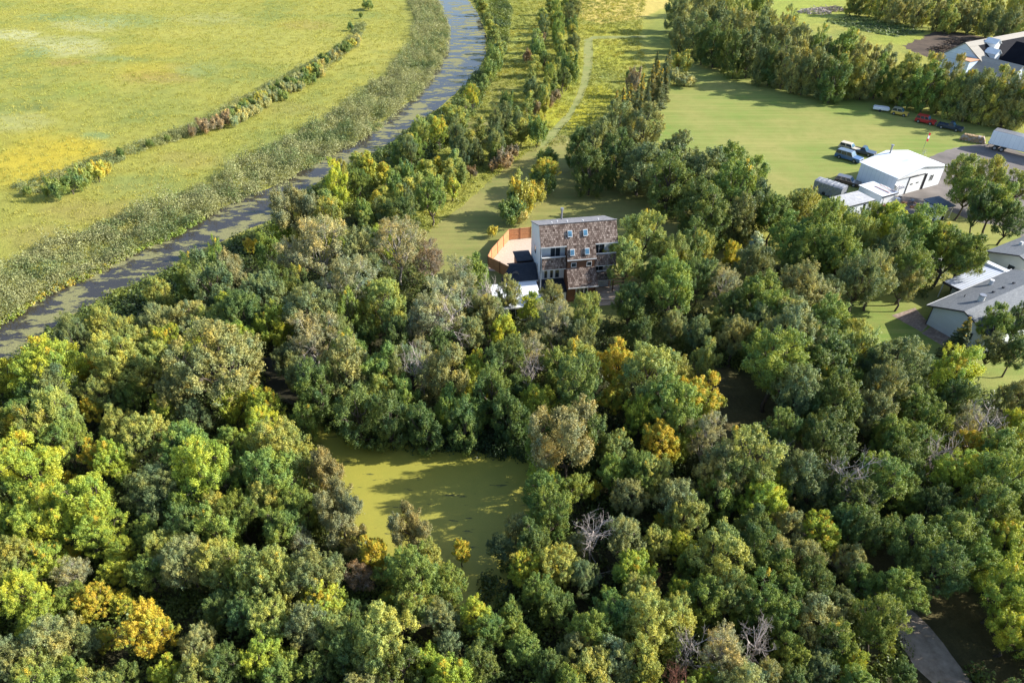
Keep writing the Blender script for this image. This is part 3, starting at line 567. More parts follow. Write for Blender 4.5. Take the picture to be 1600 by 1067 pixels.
KIND = {  # code: mesh family, colour (albedo), autumn share, look words, short word
 'D': ('broad', (0.064, 0.096, 0.026), 0.00, 'dark green', 'dark green'), 'G': ('broad', (0.094, 0.136, 0.030), 0.03, 'mid green', 'mid green'),
 'O': ('fine', (0.128, 0.145, 0.058), 0.02, 'grey-green', 'grey-green'), 'Y': ('broad', (0.165, 0.208, 0.030), 0.12, 'bright yellow-green', 'yellow-green'),
 'L': ('broad', (0.150, 0.175, 0.046), 0.05, 'light olive', 'light olive'),
 'A': ('broad', (0.180, 0.200, 0.030), 0.42, 'golden yellow', 'golden'), 'S': ('sparse', (0.145, 0.152, 0.078), 0.02, 'thin pale-limbed', 'thin pale-limbed'),
 'K': ('fine', (0.085, 0.112, 0.045), 0.00, 'deep grey-green', 'deep grey-green'), 'W': ('willow', (0.120, 0.122, 0.056), 0.00, 'tan-olive', 'tan-olive'),
 'R': ('sparse', (0.105, 0.082, 0.050), 0.00, 'rusty brown', 'rusty brown'), 'P': ('poplar', (0.150, 0.180, 0.048), 0.08, 'slim green', 'pale green'),
 'Q': ('poplar', (0.200, 0.220, 0.035), 0.30, 'slim yellowing', 'yellowing'), 'V': ('poplar', (0.24, 0.27, 0.19), 0.0, 'silvery slim', 'silvery'),
 'H': ('shrub', (0.085, 0.125, 0.035), 0.04, 'bushy green', 'bushy green'), 'J': ('shrub', (0.19, 0.20, 0.045), 0.22, 'bushy yellowing', 'yellowing'), 'T': ('shrub', (0.15, 0.122, 0.072), 0.0, 'pinkish brown', 'pinkish brown'),
 'U': ('shrub', (0.185, 0.20, 0.095), 0.03, 'bushy grey-green', 'grey-green'),
 'X': ('spruce', (0.075, 0.095, 0.040), 0.25, 'dark pointed', 'dark'), 'Z': ('spruce', (0.115, 0.125, 0.048), 0.45, 'tan-tipped pointed', 'tan-tipped'),
 'B': ('bare', (1, 1, 1), 0, 'leafless grey', 'leafless'), 'E': ('redbare', (1, 1, 1), 0, 'leafless reddish', 'reddish')}
NAME = {'broad': 'broadleaf_tree', 'fine': 'broadleaf_tree', 'sparse': 'pale_limbed_tree', 'willow': 'willow_tree', 'poplar': 'young_poplar', 'shrub': 'shrub', 'spruce': 'spruce_tree', 'bare': 'bare_tree', 'redbare': 'bare_tree'}
BROADLEAF = {'D': 'dark_broadleaf', 'G': 'green_broadleaf', 'O': 'grey_broadleaf', 'K': 'grey_broadleaf', 'Y': 'yellow_broadleaf', 'L': 'olive_broadleaf', 'A': 'yellow_broadleaf'}  # broadleaf trees named by crown colour code, species not identified
GAIN = 2.2
CAT = {'shrub': 'shrub'}
trees = []; TR = random.Random(77)
def place(x, y, H, r, code, px=None, py=None, zone=None, fam=None):
    f0, col, au, look, short = KIND[code]; fam = fam or f0; R0, H0 = DIM[fam]; me, tr = TR.choice(V[fam])
    root = bpy.data.objects.new(BROADLEAF.get(code, NAME[f0]), None); COL.objects.link(root); root.location = (x, y, 0); root.rotation_euler = (0, 0, TR.uniform(0, 6.28))
    s = r / R0; s *= 1.0 if H > 8 else .93; root.scale = (s * TR.uniform(.84, 1.14), s * TR.uniform(.84, 1.14), H / H0 * TR.uniform(.92, 1.1)); root.empty_display_size = .5
    if me:
        c = bpy.data.objects.new('crown', me); COL.objects.link(c); c.parent = root; j = TR.uniform(.84, 1.16); h = TR.uniform(-.08, .08)
        j *= GAIN; c.color = (col[0] * j * (1 + h) * 1.03, col[1] * j, col[2] * j * (1 - h) * 1.08, max(0, au * TR.uniform(.5, 1.4)))
    t = bpy.data.objects.new('trunk', tr); COL.objects.link(t); t.parent = root
    if px is None: px, py = proj(x, y, H * .6)
    trees.append((root, code, px, py, zone)); return root
def at_crown(px, py, rpx, code, hmax=13.5, hk=3.15, zone=None, hmin=1.6, fam=None):
    """tree whose crown centre is seen at px,py with a crown radius of rpx photo pixels"""
    H = 9.0
    for _ in range(4):
        x, y, z = G(px, py, H * (.6 if not fam else .52)); r = rpx * z / F; H = min(hmax, max(hmin, r * hk))
    return place(x, y, H, r, code, px, py, zone, fam)
FORE = '''75 570 50Y;85 600 40K;142 573 25A;185 565 45L;245 560 30L;340 565 62O;364 636 28Y;5 600 35Y;205 620 22G;275 620 35O;88 646 42L;145 640 20A;20 670 24A;180 660 26L;255 645 28Y;300 650 30K;225 685 42L;35 635 30G
100 690 35G;50 740 48Y;180 725 35Y;150 715 25A;245 760 45K;290 700 42G;320 742 48Y;365 700 30G;140 790 48Y;60 790 42Y;105 755 18A;285 790 30G;385 750 30D;408 635 32Y;430 700 48L;422 745 44G;476 664 24G;514 742 36W;530 795 38W;460 790 36G;375 800 36G;470 720 34L
430 515 34Y;490 525 42S;545 590 42O;597 578 42G;590 622 28L;640 580 34O;635 628 25G;692 590 42O;700 642 30G;742 595 30Y;740 650 25G;660 560 30S;770 620 36D;790 568 38D;560 650 38D;610 660 34D;665 668 32D;725 668 30D;470 585 34K;500 620 36D;800 660 32D
830 552 32S;815 612 28D;878 570 38G;905 612 42D;964 568 34A;958 620 26A;1015 588 48L;1053 640 40G;1091 628 38Q0;1030 650 30G;885 686 56W;862 800 40G;835 850 34D;640 950 34L;700 915 30G;1230 820 32O;1408 925 36G;1425 890 30D;845 770 34G;1350 905 30G;705 470 30B;770 455 22B;655 560 24B;830 575 22B;1085 1000 26B;1215 700 20B;480 560 22B;300 760 18B;1470 700 22B;845 742 26J0;962 702 30L;1033 692 34A;1000 735 34G;1100 682 38S;1170 725 54L;1120 742 44O;926 765 15A;898 762 28G;985 775 30O;1022 750 30L;1060 780 40O;1190 785 36Y;955 740 30G;850 790 26D
1215 565 56G;1285 555 48D;1339 548 44L;1400 568 46K;1380 612 42O;1250 610 52K;1305 630 45D;1365 642 40O;1490 588 42Y;1490 628 36D;1430 632 36G;1550 652 26B;1510 660 30S;1590 622 32O;1590 665 28Y;1220 680 38D;1285 692 44D;1335 728 30B;1250 742 44K;1390 682 36G;1430 690 32G;1375 755 42G;1418 775 32G;1516 694 30Q0;1500 742 40Y;1570 702 40G;1560 752 48G;1540 795 45G;1208 757 30Y;1460 790 34D;1330 780 36D;1600 740 36G
20 820 32Y;60 822 40Y;110 812 36Y;150 830 38Y;185 862 25Y;228 832 26G;290 825 36D;240 800 24K;30 872 40L;72 872 34Y;115 895 28S;111 865 14A;178 892 26Y;290 882 40O;342 880 44L;228 892 36G;40 930 40Y;62 965 34Y;112 935 26G;150 938 28A;190 940 20A;165 998 20A;232 985 42Q1;80 1002 44O;22 1035 42O;130 1002 30K;310 1010 36O;345 945 34D;380 905 32G;260 1052 32Y;352 1045 36D;392 965 34D;190 1060 34D;120 1060 34G
420 900 44L;440 820 38G;539 827 30W;470 850 25S;495 902 48K;560 900 28R;585 865 30A;640 832 36W;620 888 30G;672 872 28L;650 902 44G;605 940 18Y;428 970 44L;482 982 40O;598 1000 54L;690 968 30O;702 1012 26O;721 862 20Q1;745 962 30Y;765 985 30G;668 1034 26Y;750 1032 36D;782 855 24K;500 1045 34D;552 965 30D;440 1050 34G;800 960 28G
808 822 26O;838 822 22Y;872 838 14H0;900 852 26O;929 822 26B;975 838 40O;1025 850 32L;1035 818 16A;1062 852 26Y;1025 896 15E;1130 870 48L;1080 882 28G;870 882 34L;822 890 28Y;842 925 30G;868 945 32G;912 900 30K;1000 930 34L;1010 972 48L;1042 1002 26Y;1062 930 26Y;1140 932 40L;1130 1020 42S;1185 992 30B;820 1010 32G;900 1012 30O;960 1032 40O;1062 1052 26E;1105 1062 28Y;860 1052 34D;1192 1062 34O;1210 890 34G
1283 832 32Y;1215 872 34O;1258 872 34O;1328 882 30O;1230 922 36G;1280 962 44O;1387 936 22Y;1375 975 46G;1320 942 30K;1218 972 34G;1235 1020 34G;1329 1038 26Y;1280 1042 32K;1412 1050 28D;1392 822 24L;1425 850 44D;1490 832 44G;1470 892 44D;1530 840 34D;1580 850 42Y;1572 920 50Y;1585 985 40Y;1240 1070 30D;1340 1075 30G;1350 830 36D
526 293 22Y;560 283 18G;462 338 38W;442 362 18Y;390 385 12Q0;500 385 52S;455 405 38S;430 440 30D;560 392 42O;620 382 44S;580 425 34K;622 332 30D;672 310 26G;672 404 30R;742 430 32G;552 452 40S;485 492 44O;600 476 34L;688 488 44S;720 452 36S;662 512 34S;575 522 20G;410 462 40K;795 462 24O;832 480 24Y;862 460 22O;765 492 28O;918 496 30L;862 505 32S;735 520 30O;790 518 28Y;620 530 30D;530 520 30K;340 460 38K;300 500 36O;250 510 34O;200 530 34L;380 500 38D;365 440 34W;300 445 26G;250 470 26L;110 530 34K;160 510 30L;425 400 26G;340 420 24G;690 540 30D;450 560 30K;905 530 32K;840 520 26K
1006 372 38L;974 404 32L;1052 402 30L;1050 445 44G;985 472 32D;1097 388 24L;1092 430 32D;1144 402 20A;1130 448 28S;1181 378 16V;1190 460 38G;1254 447 40O;1290 462 32K;1122 502 22L;1052 510 22O;1190 508 34K;1240 505 36O;1178 420 30K;1240 372 36G;1280 390 36G;1210 335 30G;1252 328 30L;1302 348 30G;1000 520 26D;1090 520 26K;1150 530 30O;1145 480 30D
940 232 34K;962 212 30K;1000 215 34O;1000 262 38K;1050 250 38K;1045 292 38D;1090 280 38K;1130 270 34G;1092 322 38D;1140 312 34G;1170 300 32G;1110 350 32D;1152 345 30K;922 262 30D;905 232 24D;1182 330 28K;960 250 30D
1290 362 38G;1340 372 32L;1362 352 28G;1392 352 34Y;1430 372 40G;1462 382 28Q0;1480 392 36G;1512 400 34G;1420 422 34G;1370 432 34O;1310 402 38G;1342 442 38K;1414 446 26O;1270 472 42O;1240 532 48O;1210 495 36G;1290 505 38G;1330 535 30L;1390 398 34K;1250 410 30G
1506 266 28L;1545 284 30L;1510 300 26G;1560 314 34G;1592 288 26L;1578 340 26D;1532 328 26D;1505 520 26X;1556 505 30G;1592 505 28D;1590 545 30D;1550 545 26K'''
SUB = {'Q0': 'A', 'J0': 'Y', 'Q1': 'A', 'H0': 'G'}
for ln in FORE.split('\n'):
    for e in ln.split(';'):
        a, b_, c_ = e.split(); i = 0
        while c_[i].isdigit(): i += 1
        code = SUB.get(c_[i:], c_[i:])
        fa, fb = float(a), float(b_); big = 10.5 if (fb < 345 and code != 'X') else 13.5
        lw = 'low' if code in 'KODLGY' and ((880 < fa < 1200 and fb < 360) or (fa < 560 and fb < 480 and fa + fb < 860) or (470 < fa < 850 and 580 < fb < 700)) else None
        at_crown(fa, fb, float(c_[:i]) * (1.25 if code in 'BE' else 1), code, hmax=big + (1.5 if code in 'BE' else 0), hk=5.5 if code in 'BE' else 3.15, fam=lw)
# belts: (code pool, polyline of crown centres, spacing px, radius px, jitter px, height cap)
def belt(pool, line, step, rpx, jit, hmax, hk=3.2, grow=None):
    low = lambda c_: 'low' if c_ in 'KODLG' else None
    L = 0; k = 0
    for (x0, y0), (x1, y1) in zip(line, line[1:]):
        d = math.hypot(x1 - x0, y1 - y0); t = L
        while t < d:
            f = t / d; rr = rpx[0] + (rpx[1] - rpx[0]) * TR.random()
            at_crown(x0 + (x1 - x0) * f + TR.uniform(-jit, jit), y0 + (y1 - y0) * f + TR.uniform(-jit, jit), rr, *(lambda c_: (c_, hmax, hk, None, 1.6, low(c_)))(TR.choice(pool))); t += step * TR.uniform(.8, 1.2); k += 1
        L = t - d
# treeline behind the field lawn
belt('KODDK', [(1065, 52), (1120, 76), (1180, 94), (1250, 112), (1320, 128)], 19, (19, 24), 4, 11, 3.2)
belt('LOOGL', [(1320, 124), (1380, 129), (1450, 143), (1530, 159), (1600, 176)], 18, (17, 22), 4, 9.5, 3.0)
belt('OKOG', [(1060, 22), (1130, 42), (1190, 62), (1260, 84), (1320, 100)], 22, (18, 24), 5, 12, 3.4)
belt('LLOO', [(1320, 100), (1390, 112), (1440, 126), (1500, 142), (1600, 168)], 20, (17, 22), 5, 11, 3.4)
belt('OLG', [(1110, 2), (1180, 22), (1230, 50)], 26, (16, 22), 6, 12)
belt('OOKL', [(1330, 0), (1400, 16), (1470, 26), (1540, 33), (1610, 50)], 19, (12, 16), 4, 9, 3.0)
belt('LOL', [(1370, -8), (1450, 4), (1530, 8), (1620, 20)], 20, (12, 16), 4, 9, 3.0)
# saplings and bushes between the river and the path
belt('PPHP', [(750, 8), (772, 45), (782, 78), (768, 105), (745, 135)], 15, (9, 14), 5, 6)
belt('PPLP', [(724, 166), (700, 195), (665, 200), (640, 222), (622, 240)], 20, (13, 18), 4, 8)
belt('PPPG', [(862, 6), (872, 55), (875, 95), (858, 130), (850, 165)], 10, (9, 12), 5, 7.5, 4.5)
belt('PKPH', [(888, 0), (898, 50), (896, 95), (882, 125)], 11, (10, 14), 5, 7)
belt('PPHK', [(848, 30), (842, 85), (834, 120), (824, 160), (805, 200)], 13, (10, 14), 6, 7, 3.8)
belt('PPKP', [(815, 195), (770, 225), (720, 250), (650, 290), (600, 320)], 21, (12, 16), 7, 7)
belt('PPK', [(790, 180), (750, 210), (715, 222)], 20, (14, 18), 6, 7)
belt('PQPH', [(690, 262), (640, 272), (600, 300), (560, 345)], 18, (11, 15), 7, 7)
belt('QPPL', [(470, 372), (515, 300), (545, 268), (585, 262), (600, 268)], 22, (14, 20), 5, 8)
belt('GKPP', [(590, 330), (625, 318), (648, 318), (700, 282), (725, 264)], 19, (12, 15), 3, 6)
for a in '''684 205 17A;738 152 14A;707 290 14Q;400 384 11A;651 230 15G;640 235 18K;626 240 14H;840 205 14H;775 238 12H;851 95 12D;880 120 14D;792 158 9H;775 170 8X;700 180 18P;718 190 18P'''.split(';'):
    p, q, c_ = a.split(); at_crown(float(p), float(q), float(c_[:-1]), c_[-1], 8)
for a in '''789 250 15T;800 236 12T;735 268 9T;860 158 8T;845 60 8T;812 205 12T;838 170 9T;770 258 8T;825 88 9T;868 150 9T
815 310 26J;850 268 26A;855 250 17H;770 362 8J;800 330 20H;835 300 18J;845 285 18H;812 335 15U;1063 96 14J;1072 124 19U;1055 122 14U;1083 60 8V;985 118 8H
320 196 12T;338 190 12T;300 205 8T;352 184 9T;234 224 6H;187 238 7H;262 216 5H;88 295 15H;110 286 15H;130 278 14J;150 268 14J;165 262 10J;42 298 7H;72 298 8H
575 8 10H;564 24 4H;548 42 5H;1232 56 12J'''.replace('\n', ';').split(';'):
    p, q, c_ = a.split(); at_crown(float(p), float(q), float(c_[:-1]), c_[-1], 7 if c_[-1] in 'AJHV' and float(c_[:-1]) > 12 else 3.0, 2.1, hmin=.8)
belt('UUHJ', [(355, 180), (385, 163), (420, 145), (455, 128), (495, 104), (530, 78), (562, 58)], 6.5, (7, 10), 2.5, 2.6, 2.2)
belt('UUH', [(365, 188), (395, 172), (430, 152), (470, 130), (505, 108)], 8, (6, 9), 3, 2.4, 2.2)
# spruce row beside the field lawn
for p, q, r_, c_ in [(962, 168, 13, 'Z'), (973, 158, 13, 'Z'), (985, 150, 14, 'X'), (995, 160, 14, 'Z'), (1003, 142, 14, 'Z'), (1012, 150, 14, 'X'), (1018, 132, 14, 'Z'), (1026, 122, 15, 'Z'), (1032, 135, 14, 'X'), (1040, 108, 14, 'X'), (1045, 95, 12, 'X'), (980, 172, 14, 'Z'), (1000, 172, 13, 'X'), (1040, 128, 12, 'X'), (990, 126, 10, 'T'), (1026, 98, 9, 'X'), (968, 180, 12, 'Z')]:
    at_crown(p, q, r_, c_, 9.5, 4.2, hmin=2)
# fill the remaining gaps of the forest canopy
CLEAR = [POND[:-2] + [(500, 740)], [(405, 560), (470, 552), (515, 640), (420, 640)], [(745, 350), (985, 330), (985, 440), (960, 490), (930, 470), (745, 455)], [(640, 250), (870, 200), (820, 340), (700, 400), (660, 400)],
         [(1110, 600), (1205, 610), (1205, 700), (1130, 680)], [(1290, 470), (1420, 450), (1480, 560), (1440, 580), (1310, 520)], [(1320, 850), (1420, 900), (1600, 1090), (1400, 1040), (1370, 1000)], [(930, 455), (985, 455), (990, 520), (960, 520)],
         [(1380, 460), (1500, 400), (1620, 380), (1620, 560), (1470, 560)], [(-100, 560), (0, 575), (261, 421), (490, 292), (300, 300), (0, 480), (-100, 520)], [(1290, 250), (1500, 250), (1500, 352), (1290, 335)], [(860, 275), (1000, 290), (1080, 350), (960, 390), (850, 340)], [(1450, 930), (1560, 930), (1560, 1067), (1450, 1060)]]
CANOPY = [(-80, 640), (0, 590), (130, 520), (230, 460), (330, 410), (440, 360), (560, 350), (640, 400), (700, 430), (780, 470), (880, 500), (960, 520), (980, 400), (1080, 380), (1180, 340), (1290, 360), (1500, 360), (1520, 400), (1380, 480), (1340, 520), (1440, 600), (1600, 560), (1700, 620), (1700, 1160), (-80, 1160)]
FR = random.Random(9); tries = 0; pts = [(p, q) for _, _, p, q, _ in trees]; nf = 0
while tries < 9000 and nf < 130:
    tries += 1; p = FR.uniform(-80, 1690); q = FR.uniform(340, 1150)
    if not inpoly([p], [q], CANOPY)[0]: continue
    rr = 26 + (q - 340) / 800 * 16
    if any(inpoly([p + dx], [q + dy], c_)[0] for c_ in CLEAR for dx, dy in ((0, 0), (-rr, 0), (rr, 0), (0, rr), (0, -rr))): continue
    if min(math.hypot(p - a, q - b_) for a, b_ in pts) < rr * .88: continue
    code = FR.choice('GLYYL' if p < 520 else ('GDYOL' if p < 1150 else 'GDKDO'))
    at_crown(p, q, rr, code, FR.choice([9.0, 10.0, 11.5]), fam='low' if FR.random() < .5 and code in 'GDKL' else None); pts.append((p, q)); nf += 1
print('TREES', len(trees), 'fill', nf)
# labels: what it looks like, where it stands and its place among its look-alikes there
def zone_of(x, y):
    if y < 60 and x > 1320: return 'in the far belt at top right', 'trees of the far top right belt'
    if x > 1040 and y < 230 and y < 60 + (x - 1040) * .30 + 35: return 'in the treeline behind the lawn', 'trees of the treeline behind the large lawn'
    if 940 < x < 1100 and y < 190: return 'in the evergreen row by the lawn', 'evergreens and bushes beside the large lawn'
    if x < 600 and y < 310 and y < 330 - x * .35: return 'in the meadow hedge', 'shrubs of the meadow hedge'
    if y < 110: return 'in the sapling belt at the top', 'saplings between river and mown path'
    if y < 250 and x < 900: return 'between the river bend and path', 'saplings between river and mown path'
    if y < 345 and x < 760: return 'between river and house lawn', 'saplings between river and mown path'
    if x < 900 and y < 370 and x > 740: return 'beside the fenced gravel patio', 'trees and bushes by the patio'
    if x < 1200 and y < 355: return 'in the grove behind the house', 'trees of the grove behind the house'
    if x > 1480 and y < 360: return 'along the road at right edge', 'roadside trees at the right edge'
    if x > 1200 and y < 480: return 'between sheds and grey-roofed house', 'trees between the sheds and the grey-roofed house'
    if x < 420 and y < 560: return 'on the near river bank, left', 'trees on the near bank of the river'
    if x < 780 and y < 560: return 'left of the shake-roofed house', 'trees left of the shake-roofed house'
    if x < 960 and y < 545: return 'just in front of the house', 'trees in front of the shake-roofed house'
    if x < 1240 and y < 545: return 'right of the shake-roofed house', 'trees right of the shake-roofed house'
    if y < 720 and x < 440: return 'left of the pond, upper part', 'forest trees left of the pond'
    if y < 720 and x < 830: return 'on the far shore of the pond', 'forest trees on the far shore of the pond'
    if y < 720 and x < 1160: return 'right of the pond, upper part', 'forest trees right of the pond'
    if y < 720: return 'below the grey-roofed house', 'forest trees at the right side'
    if x < 270: return 'in the lower left corner', 'forest trees in the lower left'
    if x < 520 and y < 880: return 'along the left pond shore', 'forest trees left of the pond'
    if x < 850 and y < 890: return 'on the near pond shore', 'forest trees on the near pond shore'
    if x < 540: return 'at the bottom, left of centre', 'forest trees at the bottom'
    if x < 860: return 'at the bottom centre', 'forest trees at the bottom'
    if x < 1160 and y < 880: return 'right of the pond, lower part', 'forest trees right of the pond'
    if x < 1160: return 'at the bottom, right of centre', 'forest trees at the bottom'
    if x < 1400 and y > 860: return 'beside the driveway at lower right', 'forest trees beside the driveway'
    if y > 860: return 'in the lower right corner', 'forest trees in the lower right'
    return 'above the driveway at right', 'forest trees at the right side'
ORD = ['leftmost'] + [w + ' from left' for w in 'second third fourth fifth sixth seventh eighth ninth tenth'.split()] + [f'{n}' + {1: 'st', 2: 'nd', 3: 'rd'}.get(n % 10 if n > 20 else 0, 'th') + ' from left' for n in range(11, 90)]
bk = {}
for t in trees:
    zn, gr = zone_of(t[2], t[3]); fam = KIND[t[1]][0]; noun = {'shrub': 'shrub', 'poplar': 'young poplar', 'spruce': 'spruce'}.get(fam, 'tree')
    bk.setdefault((zn, KIND[t[1]][3], noun), []).append((t, gr))
for (zn, look, noun), ls in bk.items():
    ls.sort(key=lambda e: e[0][2])
    for i, (t, gr) in enumerate(ls):
        lab = f'{look} {noun} {zn}' if len(ls) == 1 else (f'{look} {noun} {zn}, ' + (ORD[i] if i < len(ls) - 1 else 'rightmost') + ' of these')
        tag(t[0], lab, 'shrub' if noun == 'shrub' else 'tree', gr)
# ------------------------------------------------------------------ helpers for buildings
def window(parent, x0, x1, z0, z1, y, name='window', panes=1, glass='glass', face=-1, depth=.05, frame='trim'):
    """framed window lying in the x-z plane at y; face = side it looks to (-1 towards -y)"""
    f = MB(); w_ = .07; yo = y + face * depth
    a, b_ = sorted((y, yo)); f.box(x0, x1, a, b_, z0, z0 + w_).box(x0, x1, a, b_, z1 - w_, z1).box(x0, x0 + w_, a, b_, z0 + w_, z1 - w_).box(x1 - w_, x1, a, b_, z0 + w_, z1 - w_)
    for k in range(1, panes): xm = x0 + (x1 - x0) * k / panes; f.box(xm - .035, xm + .035, a, b_, z0 + w_, z1 - w_)
    fo = f.build(name, M[frame], parent); g = MB(); c, d = sorted((y + face * .004, y + face * .02)); g.box(x0 + w_, x1 - w_, c, d, z0 + w_, z1 - w_); g.build('pane', M[glass], fo); return fo
def window_x(parent, y0, y1, z0, z1, x, face=-1, name='window', glass='glass'):
    f = MB(); w_ = .07; a, b_ = sorted((x, x + face * .05)); f.box(a, b_, y0, y1, z0, z0 + w_).box(a, b_, y0, y1, z1 - w_, z1).box(a, b_, y0, y0 + w_, z0 + w_, z1 - w_).box(a, b_, y1 - w_, y1, z0 + w_, z1 - w_)
    fo = f.build(name, M['trim'], parent); c, d = sorted((x + face * .004, x + face * .02)); MB().box(c, d, y0 + w_, y1 - w_, z0 + w_, z1 - w_).build('pane', M[glass], fo); return fo

# ------------------------------------------------------------------ the shake-roofed house
h = thing('brick_house'.replace('brick', 'shake'), 'tall narrow house with brown cedar shake slopes and white side wall', 'house', (3.9, 84.5, 0), R(9))
W_ = 10.9
MB().prism([(.2, 0), (6.4, 0), (6.4, 8.55), (.62, 10.82), (-1.0, 8.5), (-1.0, 8.35), (.2, 8.35)], 0, 0.0, W_).build('wall', M['whitesiding'], h)
fin = MB().prism([(.2, 0), (.2, 8.35), (-1.0, 8.35), (-1.0, 6.72), (-1.05, 2.3), (-1.05, 0)], 0, -.004, .14).build('side_wall', M['whitesiding'], h)
MB().slab((-.12, .61, 11.0), (W_ + .12, .61, 11.0), (W_ + .12, 6.6, 8.66), (-.12, 6.6, 8.66), .14).build('roof', M['flatroof'], h)
man = MB().slab((-.08, -1.16, 8.42), (W_ + .08, -1.16, 8.42), (W_ + .08, .6, 11.01), (-.08, .6, 11.01), .12).build('mansard_roof', M['shake'], h)
MB().box(-.08, 3.6, -1.2, -1.04, 8.26, 8.40).box(7.65, W_ + .08, -1.2, -1.04, 8.26, 8.40).build('eave_trim', M['trim'], man)
MB().box(-.14, W_ + .14, .5, .72, 11.015, 11.07).build('ridge_cap', M['flatroof'], h)
for x, y in ((1.9, 1.5), (3.0, 2.8), (4.2, 1.8), (6.3, 1.2), (8.6, 1.5)):
    z = 11.0 - (y - .61) * .391; MB().tube([(x, y, z - .05), (x, y, z + .25)], .10, 8).build('roof_vent', M['trim'], h)
MB().tube([(4.3, 5.6, 8.7), (4.3, 5.6, 10.5)], .14, 8).tube([(4.3, 5.6, 10.5), (4.3, 5.6, 10.85)], .24, 8).build('chimney_pipe', M['steel'], h)
# central bay
bay = MB().prism([(.15, 0), (.15, 8.0), (-1.3, 8.0), (-1.75, 6.75), (-1.75, 3.0), (-2.6, 3.0), (-2.6, 0)], 0, 3.7, 7.62).build('bay_wall', M['cedar'], h)
u = MB().slab((3.58, -2.05, 6.62), (7.74, -2.05, 6.62), (7.72, -1.17, 8.40), (3.60, -1.17, 8.40), .12).build('upper_bay_roof', M['shake'], h)
MB().box(3.56, 7.76, -2.10, -2.0, 6.46, 6.60).build('eave_trim', M['trim'], u)
lo = MB().slab((3.62, -3.35, 2.85), (7.98, -3.35, 2.85), (7.80, -1.74, 5.10), (3.60, -1.74, 5.10), .12).build('lower_bay_roof', M['shake'], h)
MB().box(3.6, 8.0, -3.41, -3.31, 2.67, 2.81).build('eave_trim', M['trim'], lo)
window(h, 4.22, 4.98, 5.22, 5.98, -1.75, 'small_window'); window(h, 6.45, 7.20, 5.22, 5.98, -1.75, 'small_window')
window(h, 4.9, 6.7, .9, 2.5, -2.6, 'bay_window', 3)
for x, z, yy in ((4.15, 9.75, 0), (6.35, 9.75, 0), (4.30, 7.55, 1), (6.42, 7.55, 1)):    # skylights lie in their slopes
    s0 = (2.59 / 1.76) if not yy else (1.78 / .88); y = (-1.16 + (z - 8.42) / s0) if not yy else (-2.05 + (z - 6.62) / s0)
    dy = .46 / math.hypot(1, s0); dz = dy * s0; o_ = .10
    fr = MB(); nx_, ny_, nz_ = 0, -s0 / math.hypot(1, s0), 1 / math.hypot(1, s0); off = Vector((0, ny_, nz_)) * .22
    a = Vector((x - .32, y - dy, z - dz)) + off; b_ = Vector((x + .32, y - dy, z - dz)) + off; c = Vector((x + .32, y + dy, z + dz)) + off; d = Vector((x - .32, y + dy, z + dz)) + off
    fo = fr.slab(a, b_, c, d, .26).build('skylight', M['trim'], h); g = Vector((0, ny_, nz_)) * .02; q = .82
    ctr = (a + c) / 2; MB().slab(*[ctr + (p - ctr) * q + g for p in (a, b_, c, d)], .03).build('pane', M['skyglass'], fo)
# balconies, recessed walls, sliding doors
def balcony(x0, x1, zt, zb, nm='balcony'):
    b = MB().slab((x0, -1.62, zb), (x1, -1.62, zb), (x1, -1.02, zt), (x0, -1.02, zt), .12).build(nm, M['shake'], h)
    MB().box(x0, x1, -1.15, -.88, zt + .006, zt + .09).build('top_rail', M['trim'], b); MB().box(x0, x1, -1.60, .19, zb - .12, zb - .02).build('balcony_floor', M['trim'], b); return b
balcony(.15, 3.56, 6.62, 5.05); balcony(7.76, W_, 6.62, 5.05); balcony(8.05, W_, 3.75, 2.55)
window(h, 1.55, 3.05, 5.35, 7.75, .2, 'sliding_door', 2); window(h, 7.85, 9.5, 5.35, 7.75, .2, 'sliding_door', 2)
for a_, b_ in ((.75, 1.3), (1.6, 2.15), (2.35, 3.05)): window(h, a_, b_, 2.5, 4.3, .2)
window(h, 8.1, 9.6, 2.9, 4.8, .2, 'sliding_door', 2)
window_x(h, 2.4, 3.6, 5.2, 6.6, -.004); window_x(h, .9, 1.7, 3.2, 4.6, -.004)
MB().tube([(-.06, -1.06, 8.3), (-.06, -1.06, 2.2)], .05, 6).build('downpipe', M['darktrim'], h)
MB().slab((.15, -2.5, 1.7), (3.66, -2.5, 1.7), (3.66, .19, 2.4), (.15, .19, 2.4), .12).build('porch_roof', M['shingle'], h)
MB().box(.2, 3.6, -2.3, .1, 0, 1.6).build('porch_wall', M['whitesiding'], h)
MB().box(8.0, 8.14, -1.5, -1.36, .4, 2.5).box(W_ - .2, W_ - .06, -1.5, -1.36, .4, 2.5).build('balcony_post', M['cedar'], h)
dk = MB().box(8.1, 13.4, -3.6, -.02, .25, .42).build('deck', M['deck'], h)
for i, (z1_, y_) in enumerate(((.20, -4.0), (.10, -4.4))): MB().box(8.1, 12.6, y_, y_ + .39, 0, z1_).build('deck_step', M['deck'], h)
for x, y in ((12.9, -3.5), (13.3, -.1), (12.9, -1.8), (10.6, -.1)): MB().box(x - .07, x + .07, y - .07, y + .07, .43, 2.7).build('pergola_post', M['lumber'], h)
pg = MB(); [pg.box(10.4, 13.6, y - .04, y + .04, 2.7, 2.84) for y in (-3.5, -2.65, -1.8, -.95, -.1)]; pg.build('pergola_beams', M['lumber'], h)
